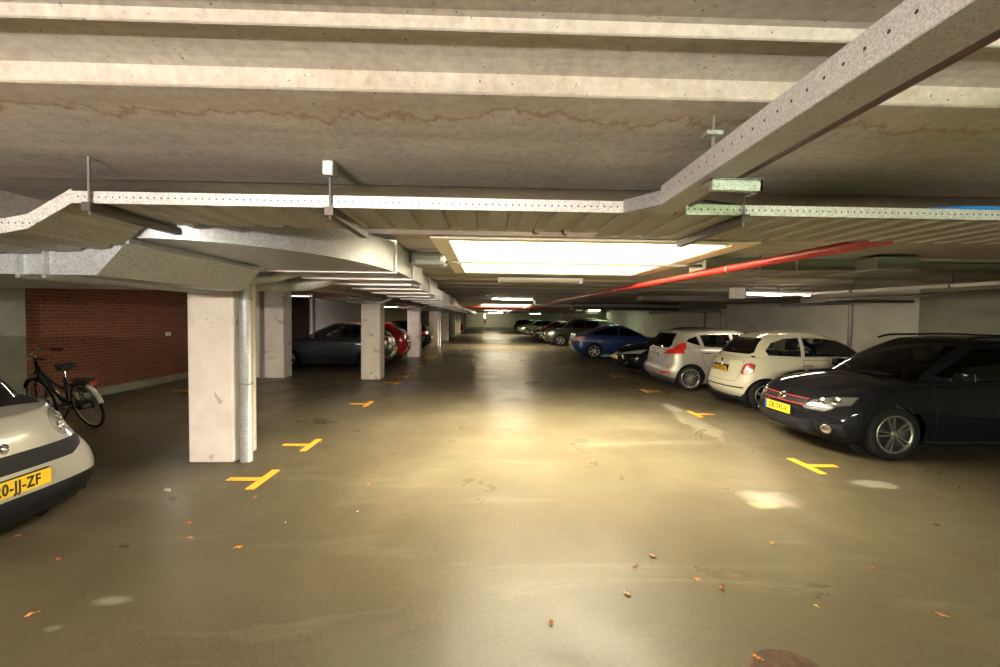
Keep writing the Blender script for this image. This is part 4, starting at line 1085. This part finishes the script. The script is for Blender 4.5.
sp['parts'] = [
    ('side_window', 'xz', line(L, [(1.22, 1.035), (1.12, 1.07), (1.5, 1.31), (1.85, 1.365), (2.25, 1.372), (2.25, 1.02)]), 'cab', M_GLASS),
    ('side_window', 'xz', line(L, [(2.32, 1.02), (2.32, 1.372), (2.62, 1.35), (2.85, 1.27), (2.97, 1.12), (2.93, 1.04)]), 'cab', M_GLASS),
    ('windshield', 'yz', [(-.60, .99), (.60, .99), (.46, 1.36), (-.46, 1.36)], 'cabfront', M_WINDS),
    ('rear_window', 'yz', [(-.55, 1.085), (-.50, 1.05), (.50, 1.05), (.55, 1.085), (.46, 1.33), (.40, 1.355), (-.40, 1.355), (-.46, 1.33)], 'cabrear', M_GLASSD),
    ('door', 'xz', line(L, [(1.08, .28), (1.08, .95), (2.30, .965), (2.34, .75), (2.22, .28)]), 'body', None, .006),
    ('taillight', 'yz', [(.555, .685), (.60, .665), (.69, .675), (.72, .72), (.70, .86), (.65, .885), (.585, .875), (.56, .84)], 'bodyrear', M_LENSR, .010, 'red tail lamp in a pale surround', .02),
    ('tail_bumper_strip', 'yz', [(-.66, .405), (.66, .405), (.66, .43), (-.66, .43)], 'bodyrear', M_TRIM),
    ('tailgate', 'yz', [(-.50, .52), (.50, .52), (.54, .62), (.54, .935), (-.54, .935), (-.54, .62)], 'bodyrear', None, .005)]
sp['plates'] = [(-1, .735, '83-GTT-8', False, -.22)]
sp['discs'] = [('reversing_lamp', -1, .635, .725, .034, M_LENSC)]
c5 = car(sp); hit, gv = root_info[c5.name]
park(c5, L, 4.66, 8.80, 'E', 'R')
p, n = hit((-4, 0, .90), (1, 0, 0))
d = bmesh.new(); lathe(d, [(0, 0), (.036, 0), (.036, .006), (0, .006)], 20, 'z'); e = obj('emblem', d, simple('dark_red_badge', (.22, .01, .02), .3), c5); e.location = p + n * .002; e.rotation_euler = (PI / 2 - .25, 0, -PI / 2)
e2 = TB([(.036 * math.cos(a), .036 * math.sin(a), .004) for a in [2 * PI * k / 20 for k in range(20)]], .004, 6, closed=True); obj('ring', e2, M_CHROME, e)
strip_on(c5, hit, -1, [-.27 + .54 * k / 8 for k in range(9)], lambda y: .815, .011, M_CHROME, 'tailgate_handle')
obj('antenna', TB([(L / 2 - 2.72, 0, 1.47), (L / 2 - 2.95, 0, 1.66)], .004, 6), M_BLACK, c5)

# ---- silver five-door hatchback, tail to the aisle --------------------------
L = 3.95
sp = hatch(L=L, W=1.72, H=1.48, belt=.96, fo=.8, wb=2.49, wr=.305, rr=.222, wk='multi15', q=1., det=1, name='parked_car', paint=P_SILVER,
    label='silver five-door hatchback with high red tail lamps, between the cream and black cars')
sp['zs'] = [(0, .68), (.25, .78), (.6, .88), (1.0, .93), (1.6, .96), (2.9, 1.0), (L, .985)]
sp['rear'] = [(0, .12), (.12, .03), (.26, 0), (.38, .01), (.48, .06), (.7, .08), (1, .12)]
sp['cab']['front'] = [(0, .80), (.5, 1.22), (1, 1.85)]; sp['cab']['rear'] = [(0, 3.80), (.3, 3.76), (.7, 3.68), (1, 3.58)]
sp['cab']['zr'] = [(1.2, 1.36), (1.8, 1.43), (2.3, 1.445), (3.1, 1.425), (3.7, 1.395)]; sp['cab']['dr'] = [(0, .42), (1, .3)]; sp['dr'] = [(0, .40), (.5, .48), (1, .48)]
sp['parts'] = [
    ('side_window', 'xz', line(L, [(1.38, 1.0), (1.30, 1.03), (1.85, 1.34), (2.22, 1.365), (2.22, 1.02)]), 'cab', M_GLASS),
    ('side_window', 'xz', line(L, [(2.30, 1.02), (2.30, 1.365), (2.85, 1.355), (3.02, 1.32), (2.94, 1.065)]), 'cab', M_GLASS),
    ('side_window', 'xz', line(L, [(3.04, 1.075), (3.10, 1.30), (3.30, 1.24), (3.36, 1.17)]), 'cab', M_GLASSD),
    ('windshield', 'yz', [(-.62, .98), (.62, .98), (.48, 1.36), (-.48, 1.36)], 'cabfront', M_WINDS),
    ('rear_window', 'yz', [(-.61, 1.08), (-.55, 1.015), (.55, 1.015), (.61, 1.08), (.54, 1.36), (-.54, 1.36)], 'cabrear', M_GLASSD),
    ('door', 'xz', line(L, [(1.22, .28), (1.22, .93), (2.24, .99), (2.24, .28)]), 'body', None, .006),
    ('door', 'xz', line(L, [(2.26, .28), (2.26, .99), (3.10, 1.01), (2.98, .66), (2.72, .28)]), 'body', None, .006),
    ('taillight', 'yz', [(.42, .86), (.84, .89), (.86, .99), (.62, .99)], 'bodyrear', M_LENSR, .004, 'red tail lamp', .03),
    ('taillight', 'yz', [(.625, .95), (.86, .95), (.84, 1.13), (.74, 1.18)], 'cabrear', M_LENSR, .0, 'red tail lamp', .03),
    ('bumper_reflector', 'yz', [(.52, .40), (.78, .42), (.78, .455), (.52, .455)], 'bodyrear', M_LENSR, .0, 'long red reflector', .03),
    ('lower_bumper', 'yz', [(-.84, .1), (.84, .1), (.84, .30), (.5, .36), (-.5, .36), (-.84, .30)], 'bodyrear', simple('grey_bumper_plastic', (.09, .09, .09), .5), .003, None, .02),
    ('tailgate', 'yz', [(-.48, .62), (.48, .62), (.60, .83), (.60, .97), (-.60, .97), (-.60, .83)], 'bodyrear', None, .005)]
sp['plates'] = [(-1, .80, '', True, -.1)]; sp['handles'] = [L / 2 - 2.05, L / 2 - 2.92]; sp['hz'] = .90; sp['mirror'] = (L / 2 - 1.48, 1.06)
c6 = car(sp); hit, gv = root_info[c6.name]
e = roundel(c6, hit, -1, .925, .04, [], y=0., back=M_BLUE); e.scale = (1.5, .7, 1)
obj('roof_spoiler', BX(-L / 2 + .34, -L / 2 + .60, -.50, .50, 1.395, 1.425, bev=.012), P_SILVER, c6)
obj('antenna', TB([(L / 2 - 1.95, 0, 1.47), (L / 2 - 2.2, 0, 1.68)], .004, 6), M_BLACK, c6)
park(c6, L, 4.16, 11.10, 'E', 'R')

# ---- black hatchback, nose to the aisle -------------------------------------
sp = hatch(L=4.2, W=1.78, H=1.47, fo=.86, wb=2.6, q=.7, name='parked_car', paint=P_BLACK, label='black hatchback facing the aisle with yellow plate, behind the silver car', wk='star5')
sp['parts'][6] = ('headlight', 'yz', [(.40, .62), (.40, .67), (.86, .79), (.86, .66)], 'bodyfront', M_LENSC, .004, 'bright slanted headlight', .05)
sp['discs'] = [('fog_light', 1, .66, .36, .05, M_CHROME)]
c7 = car(sp); park(c7, 4.2, 4.08, 13.95, 'W', 'R')
# ---- blue liftback, tail to the aisle ---------------------------------------
L = 4.45
sp = hatch(L=L, W=1.76, H=1.44, belt=.95, fo=.9, wb=2.65, q=.7, name='parked_car', paint=P_BLUE, label='blue liftback with sloping tail and silver wheels on the right', wk='star6', wr=.32, rr=.225)
sp['zs'] = [(0, .66), (.25, .74), (.6, .84), (1.0, .90), (1.6, .94), (3.2, .98), (4.0, 1.03), (L, 1.04)]
sp['cab']['front'] = [(0, 1.0), (.5, 1.45), (1, 2.1)]; sp['cab']['rear'] = [(0, 4.30), (.3, 4.0), (.6, 3.65), (1, 3.0)]; sp['cab']['zr'] = [(1.4, 1.34), (2.1, 1.40), (2.6, 1.405), (3.1, 1.38), (4.0, 1.2)]
sp['parts'][0] = ('side_window', 'xz', line(L, [(1.50, .98), (1.45, 1.0), (2.05, 1.30), (2.45, 1.33), (2.45, .985)]), 'cab', M_GLASSD)
sp['parts'][1] = ('side_window', 'xz', line(L, [(2.53, .985), (2.53, 1.33), (3.0, 1.30), (3.6, 1.13), (3.55, 1.03)]), 'cab', M_GLASSD)
sp['parts'][3] = ('rear_window', 'yz', [(-.56, 1.09), (.56, 1.09), (.46, 1.32), (-.46, 1.32)], 'cabrear', M_GLASSD)
sp['parts'][9] = ('taillight', 'yz', [(.50, .74), (.50, .90), (.9, .95), (.9, .74)], 'bodyrear', simple('pink_clear_tail_lens', (.5, .25, .2), .15, coat=1.), .004, None, .03)
c8 = car(sp); park(c8, L, 3.68, 19.6, 'E', 'R')
# ---- off-roader --------------------------------------------------------------
L = 4.6
sp = hatch(L=L, W=1.86, H=1.72, belt=1.08, fo=.92, wb=2.65, wr=.36, rr=.235, q=.7, name='parked_car', paint=P_OLIVE, label='tall dark grey off-roader facing the aisle beyond the blue car', wk='star5')
sp['zs'] = [(0, .84), (.2, .92), (.6, 1.0), (1.0, 1.04), (1.6, 1.08), (3.6, 1.12), (L, 1.14)]; sp['zb'] = [(0, .32), (.5, .26), (L - .5, .26), (L, .34)]
sp['parts'][6] = ('headlight', 'yz', [(.55, .74), (.55, .86), (.90, .90), (.90, .76)], 'bodyfront', M_LENSC, .004, None, .05)
c9 = car(sp); park(c9, L, 3.55, 27.75, 'W', 'R')
for s in (-1, 1): obj('roof_rail', TB([(L / 2 - 2.0, s * .62, 1.68), (L / 2 - 2.2, s * .62, 1.75), (L / 2 - 3.6, s * .62, 1.75), (L / 2 - 3.8, s * .62, 1.66)], .016, 6), M_TRIM, c9)
# ---- the far cars on the right ----------------------------------------------
for paint, y, x, nose, lab, Hh in ((P_GREY, 31.6, 3.30, 'W', 'low dark grey car half hidden beyond the off-roader', 1.42), (P_RED, 36.0, 3.50, 'W', 'red hatchback far down the right side', 1.5),
        (P_GREEN, 46.5, 3.2, 'W', 'green grey car beyond the far red one on the right', 1.5), (P_SILVER, 49.5, 3.2, 'W', 'far silver car between the green grey and dark cars', 1.48),
        (P_GREY, 55.0, 3.3, 'W', 'dark car second to last at the far right end', 1.5), (P_BLACK, 58.5, 3.4, 'E', 'last dark car at the far right end before the end wall', 1.5)):
    s_ = hatch(L=4.2, H=Hh, q=.4, name='parked_car', paint=paint, label=lab); c_ = car(s_); park(c_, 4.2, x, y, nose, 'R')
# ---- left side ----------------------------------------------------------------
L = 4.0
sp = hatch(L=L, W=1.78, H=1.47, fo=.82, wb=2.5, q=.9, det=1, name='parked_car', paint=P_GREY, label='dark blue grey hatchback parked nose-in behind the second left column', wk='star5')
sp['parts'][0] = ('side_window', 'xz', line(L, [(1.45, .985), (1.36, 1.02), (1.9, 1.34), (2.32, 1.355), (2.32, .985)]), 'cab', M_GLASS)
sp['parts'][1] = ('side_window', 'xz', line(L, [(2.40, .985), (2.40, 1.355), (2.9, 1.345), (3.24, 1.25), (3.24, 1.0)]), 'cab', M_GLASS)
sp['parts'][9] = ('taillight', 'yz', [(.48, .84), (.48, .955), (.9, .975), (.9, .84)], 'bodyrear', M_LENSR, .004, None, .03)
sp['handles'] = [L / 2 - 2.15, L / 2 - 3.05]; sp['plates'] = [(-1, .62, '', False)]
sp['parts'].append(('bumper_reflector', 'yz', [(.5, .36), (.8, .36), (.8, .40), (.5, .40)], 'bodyrear', M_LENSR, 0., None, .03))
g1 = car(sp); park(g1, L, -3.12, 14.9, 'W', 'L')
sp = hatch(L=4.1, H=1.5, q=.7, name='parked_car', paint=P_RED, label='red hatchback tail visible just right of the second left column'); 
sp['parts'][9] = ('taillight', 'yz', [(.55, .80), (.60, 1.02), (.9, 1.02), (.9, .80)], 'bodyrear', M_LENSR, .004, None, .03)
g2 = car(sp); park(g2, 4.1, -3.05, 17.3, 'W', 'L')
sp = hatch(L=4.2, H=1.5, q=.6, name='parked_car', paint=P_BLACK, label='black hatchback tail with lit-looking red lamps between third and fourth left columns'); g3 = car(sp); park(g3, 4.2, -2.98, 23.6, 'W', 'L')
sp = hatch(L=4.1, H=1.5, q=.4, name='parked_car', paint=P_RED, label='tiny far red car tail beyond the last left columns'); g4 = car(sp); park(g4, 4.1, -2.8, 50.5, 'W', 'L')

# ---- small pale silver car at the left edge -----------------------------------
L = 2.7
sp = dict(L=L, W=1.66, fo=.47, wb=1.82, wr=.285, rr=.2, wk='star6', q=1., det=1, name='parked_car', paint=P_SMART, bench=False, seat=.0,
    label='small pale silver city car nosing in from the left edge',
    zb=[(0, .12), (.4, .12), (L, .2)], zs=[(0, .84), (.1, .885), (.25, .92), (.45, .95), (.7, .99), (L - .3, 1.05), (L, 1.06)],
    front=[(0, .10), (.15, .02), (.32, 0), (.5, .025), (.7, .06), (.85, .10), (1, .17)], rear=[(0, .1), (.3, 0), (1, .1)],
    side=[(0, .92), (.12, .975), (.3, 1.), (.5, .985), (.62, .94), (.75, .885), (.88, .85), (1, .80)], df=[(0, .28), (.45, .31), (.75, .52), (1, .60)], dr=[(0, .3), (1, .3)], nf=3.2, nr=3., crown=.06,
    cab=dict(front=[(0, .36), (.5, .66), (1, 1.15)], rear=[(0, 2.6), (1, 2.35)], side=[(0, .84), (.4, .80), (.75, .74), (.92, .70), (1, .62)],
        zr=[(.7, 1.46), (1.1, 1.50), (1.8, 1.51), (2.5, 1.46)], df=[(0, .5), (1, .35)], dr=[(0, .3), (1, .2)], crown=.035), handles=[-.25], mirror=(L / 2 - 1.15, 1.06))
sp['parts'] = [
    ('side_window', 'xz', line(L, [(.88, 1.06), (.80, 1.09), (1.22, 1.39), (1.95, 1.41), (1.95, 1.06)]), 'cab', M_GLASSD),
    ('windshield', 'yz', [(-.66, .93), (.66, .93), (.52, 1.42), (-.52, 1.42)], 'cabfront', M_WINDS),
    ('cowl', 'xy', [(L / 2 - .33, -.52), (L / 2 - .33, .52), (L / 2 - .46, .62), (L / 2 - .62, .66), (L / 2 - .62, -.66), (L / 2 - .46, -.62)], 'bodytop', M_TRIM),
    ('door', 'xz', line(L, [(.82, .28), (.82, .98), (1.95, 1.0), (1.95, .5), (1.8, .28)]), 'body', None, .006),
    ('grille', 'yz', [(-.50, .52), (.50, .52), (.64, .575), (.69, .635), (.66, .65), (-.66, .65), (-.69, .635), (-.64, .575)], 'bodyfront', M_TRIM, .004, None, .02),
    ('lower_bumper', 'yz', [(-.85, .0), (.85, .0), (.85, .345), (-.85, .345)], 'bodyfront', M_TRIM, .004, None, -.2),
    ('headlight', 'yz', circ(.53, .79, .12, 16, .112), 'bodyfront', M_LENSC, .004, 'bright oval headlight', .03)]
sp['discs'] = [('headlight_bowl', 1, .50, .75, .045, M_CHROME), ('headlight_bowl', 1, .55, .83, .040, M_CHROME)]
sp['plates'] = [(1, .43, '20-JJ-ZF', False)]
sm = car(sp); hit, gv = root_info[sm.name]
park(sm, L, -3.37, 3.20, 'E', 'L')
roundel(sm, hit, 1, .70, .04, [[(-.5, .3), (-.5, -.3), (.1, -.3)], [(.2, .5), (.8, 0), (.2, -.5)]], back=M_CHROME)
obj('antenna', TB([(L / 2 - .80, .60, 1.05), (L / 2 - .88, .60, 1.36)], .005, 6), M_BLACK, sm)
# ================================================================== bicycle
M_BIKE = simple('black_bicycle_paint', (.012, .012, .013), .25, coat=1.)
bk = empty('bicycle', 'black city bicycle with white rear mudguard tip leaning before the brick wall', 'bicycle')
Rw = .345
def bike_wheel(x):
    t = obj('wheel', TB([(Rw * math.cos(a) - Rw * .0, 0, Rw + Rw * .955 * math.sin(a)) if 0 else (.33 * math.cos(a), 0, Rw + .33 * math.sin(a)) for a in [2 * PI * k / 48 for k in range(48)]], .018, 8, closed=True), M_TYRE, bk)
    t.location = (x, 0, 0)
    obj('rim', TB([(.305 * math.cos(a), 0, Rw + .305 * math.sin(a)) for a in [2 * PI * k / 48 for k in range(48)]], .010, 6, closed=True), M_ALLOY, t)
    sb = bmesh.new()
    for k in range(28):
        a = 2 * PI * k / 28; s = .02 if k % 2 else -.02; b = a + (.35 if k % 4 < 2 else -.35)
        tube(sb, [(.025 * math.cos(b), s, Rw + .025 * math.sin(b)), (.3 * math.cos(a), 0, Rw + .3 * math.sin(a))], .0016, 4, caps=False)
    tube(sb, [(0, -.05, Rw), (0, .05, Rw)], .022, 10); sp_ = obj('spokes', sb, M_ALLOY, t)
    return t
bike_wheel(0.); bike_wheel(1.10)
fb = bmesh.new()
tube(fb, [(.90, 0, .90), (.86, 0, .74), (.47, 0, .30)], [.026, .03, .03], 10); tube(fb, [(.895, 0, .86), (.62, 0, .62), (.36, 0, .58)], .018, 10, bend=.1)
tube(fb, [(.47, 0, .29), (.30, 0, .78)], .018, 10); tube(fb, [(.905, 0, .99), (.955, 0, .74)], .022, 10)
for s in (-1, 1): tube(fb, [(.0, s * .06, Rw), (.44, s * .04, .29)], .010, 8); tube(fb, [(.0, s * .06, Rw), (.345, s * .02, .66)], .008, 8)
obj('frame', fb, M_BIKE, bk)
k_ = bmesh.new(); tube(k_, [(.95, 0, .76), (.98, 0, .70)], .022, 10)
for s in (-1, 1): tube(k_, [(.965, s * .03, .73), (1.0, s * .055, .62), (1.10, s * .055, Rw)], .012, 8, bend=.06)
obj('fork', k_, M_BIKE, bk)
h_ = bmesh.new(); tube(h_, [(.91, 0, .97), (.89, 0, 1.05), (.93, 0, 1.08)], .013, 8, bend=.03); tube(h_, [(.70, -.29, 1.04), (.86, -.27, 1.08), (.95, -.12, 1.09), (.95, .12, 1.09), (.86, .27, 1.08), (.70, .29, 1.04)], .011, 8, bend=.08)
hb = obj('handlebar', h_, M_CHROME, bk); RZ = Matrix.Translation((.92, 0, 0)) @ Matrix.Rotation(math.radians(45), 4, 'Z') @ Matrix.Translation((-.92, 0, 0)); hb.matrix_local = RZ
for s in (-1, 1): obj('grip', TB([(.68, s * .293, 1.035), (.80, s * .282, 1.065)], .018, 8), M_BLACK, hb)
obj('bell', TB([(.9, -.17, 1.1), (.9, -.17, 1.14)], [.03, .015], 12), M_CHROME, hb)
obj('seat_post', TB([(.30, 0, .76), (.275, 0, .90)], .014, 8), M_CHROME, bk)
s_ = bmesh.new(); q = [(.12, .10, .93), (.20, .11, .945), (.30, .075, .935), (.42, .025, .93)]
A = []
for x, w_, z in q: A.append([s_.verts.new((x, y, z + dz)) for y, dz in ((-w_, -.03), (-w_ * .8, .02), (0, .028), (w_ * .8, .02), (w_, -.03), (0, -.045))])
for a, b in zip(A, A[1:]):
    for i in range(6): s_.faces.new((a[i], a[(i + 1) % 6], b[(i + 1) % 6], b[i]))
s_.faces.new(A[0][::-1]); s_.faces.new(A[-1]); obj('saddle', s_, M_BLACK, bk, smooth=True, angle=60)
def guard(x, a0, a1, m, name='mudguard', w_=.03, parent=bk):
    g_ = bmesh.new(); n = 16; P0 = None
    for k in range(n + 1):
        a = a0 + (a1 - a0) * k / n; c, s = math.cos(a), math.sin(a)
        cur = [g_.verts.new((x + r * c, y, Rw + r * s)) for y, r in ((-w_, .362), (-w_ * .6, .375), (w_ * .6, .375), (w_, .362), (0, .370))]
        if P0: 
            for i in range(5): g_.faces.new((P0[i], P0[(i + 1) % 5], cur[(i + 1) % 5], cur[i]))
        P0 = cur
    return obj(name, g_, m, parent, smooth=True)
mg = guard(0, .9, 2.75, M_BIKE); guard(0, 2.05, 2.95, simple('white_mudguard_tip', (.72, .70, .64), .4), 'mudguard_tip', .032, mg); guard(1.10, .5, 2.1, M_BIKE)
rk = bmesh.new()
for s in (-1, 1):
    tube(rk, [(.30, s * .05, .72), (.10, s * .06, .745), (-.28, s * .06, .745)], .007, 6, bend=.05); tube(rk, [(0, s * .065, Rw), (-.10, s * .062, .745)], .006, 6); tube(rk, [(0, s * .065, Rw), (-.24, s * .062, .745)], .005, 6)
for x in (.05, -.08, -.2): tube(rk, [(x, -.06, .745), (x, .06, .745)], .005, 6)
tube(rk, [(-.28, -.06, .745), (-.31, 0, .745), (-.28, .06, .745)], .007, 6)
rack = obj('luggage_rack', rk, M_BIKE, bk)
obj('rear_reflector', BX(-.325, -.305, -.05, .05, .69, .735, bev=.008), M_LENSR, rack)
obj('lock_bag', BX(-.02, .20, -.09, -.03, .52, .72, bev=.02), M_BLACK, rack)
c_ = bmesh.new(); prism(c_, [(-.03, .29), (-.05, .36), (.0, .41), (.44, .37), (.55, .34), (.57, .27), (.5, .21), (.42, .21)], 'y', -.062, -.042); obj('chain_guard', c_, M_BLACK, bk)
c_ = bmesh.new(); tube(c_, [(.46, -.08, .29), (.60, -.085, .20)], .010, 8); tube(c_, [(.46, .08, .29), (.32, .085, .38)], .010, 8); tube(c_, [(.46, -.09, .29), (.46, .09, .29)], .018, 8); cr = obj('crank', c_, M_CHROME, bk)
obj('pedal', BX(.56, .65, -.18, -.09, .185, .21, bev=.006), M_BLACK, cr); obj('pedal', BX(.27, .36, .09, .18, .37, .395, bev=.006), M_BLACK, cr)
obj('kickstand', TB([(.42, .03, .26), (.36, .22, .05)], .009, 8), M_BIKE, bk)
obj('headlamp', TB([(1.0, 0, .80), (1.06, 0, .80)], [.025, .038], 12), M_CHROME, bk)
bk.rotation_mode = 'XYZ'; bk.rotation_euler = (math.radians(-14), 0, math.radians(158.8)); bk.location = (-5.74, 6.55, .012)
# ================================================================== camera, world, exposure
cd_ = bpy.data.cameras.new('camera'); cam = bpy.data.objects.new('camera', cd_); C.objects.link(cam)
yaw, pitch, roll = math.radians(1.5858), math.radians(-1.9983), math.radians(.7)
F = Vector((math.sin(yaw) * math.cos(pitch), math.cos(yaw) * math.cos(pitch), math.sin(pitch)))
R0 = Vector((math.cos(yaw), -math.sin(yaw), 0)); U0 = R0.cross(F)
R1 = R0 * math.cos(roll) + U0 * math.sin(roll); U1 = U0 * math.cos(roll) - R0 * math.sin(roll)
m = Matrix((R1, U1, -F)).transposed().to_4x4(); m.translation = (0, 0, 1.68)
cam.matrix_world = m
cd_.sensor_width = 36; cd_.lens = 15.84; cd_.clip_end = 200
bpy.context.scene.camera = cam
w = bpy.data.worlds.new('world'); bpy.context.scene.world = w; w.use_nodes = True
w.node_tree.nodes['Background'].inputs[0].default_value = (.9, .8, .6, 1); w.node_tree.nodes['Background'].inputs[1].default_value = .0
vs = bpy.context.scene.view_settings
vs.view_transform = 'Standard'; vs.look = 'None'; vs.gamma = 1; vs.use_curve_mapping = False; vs.exposure = EXPOSURE
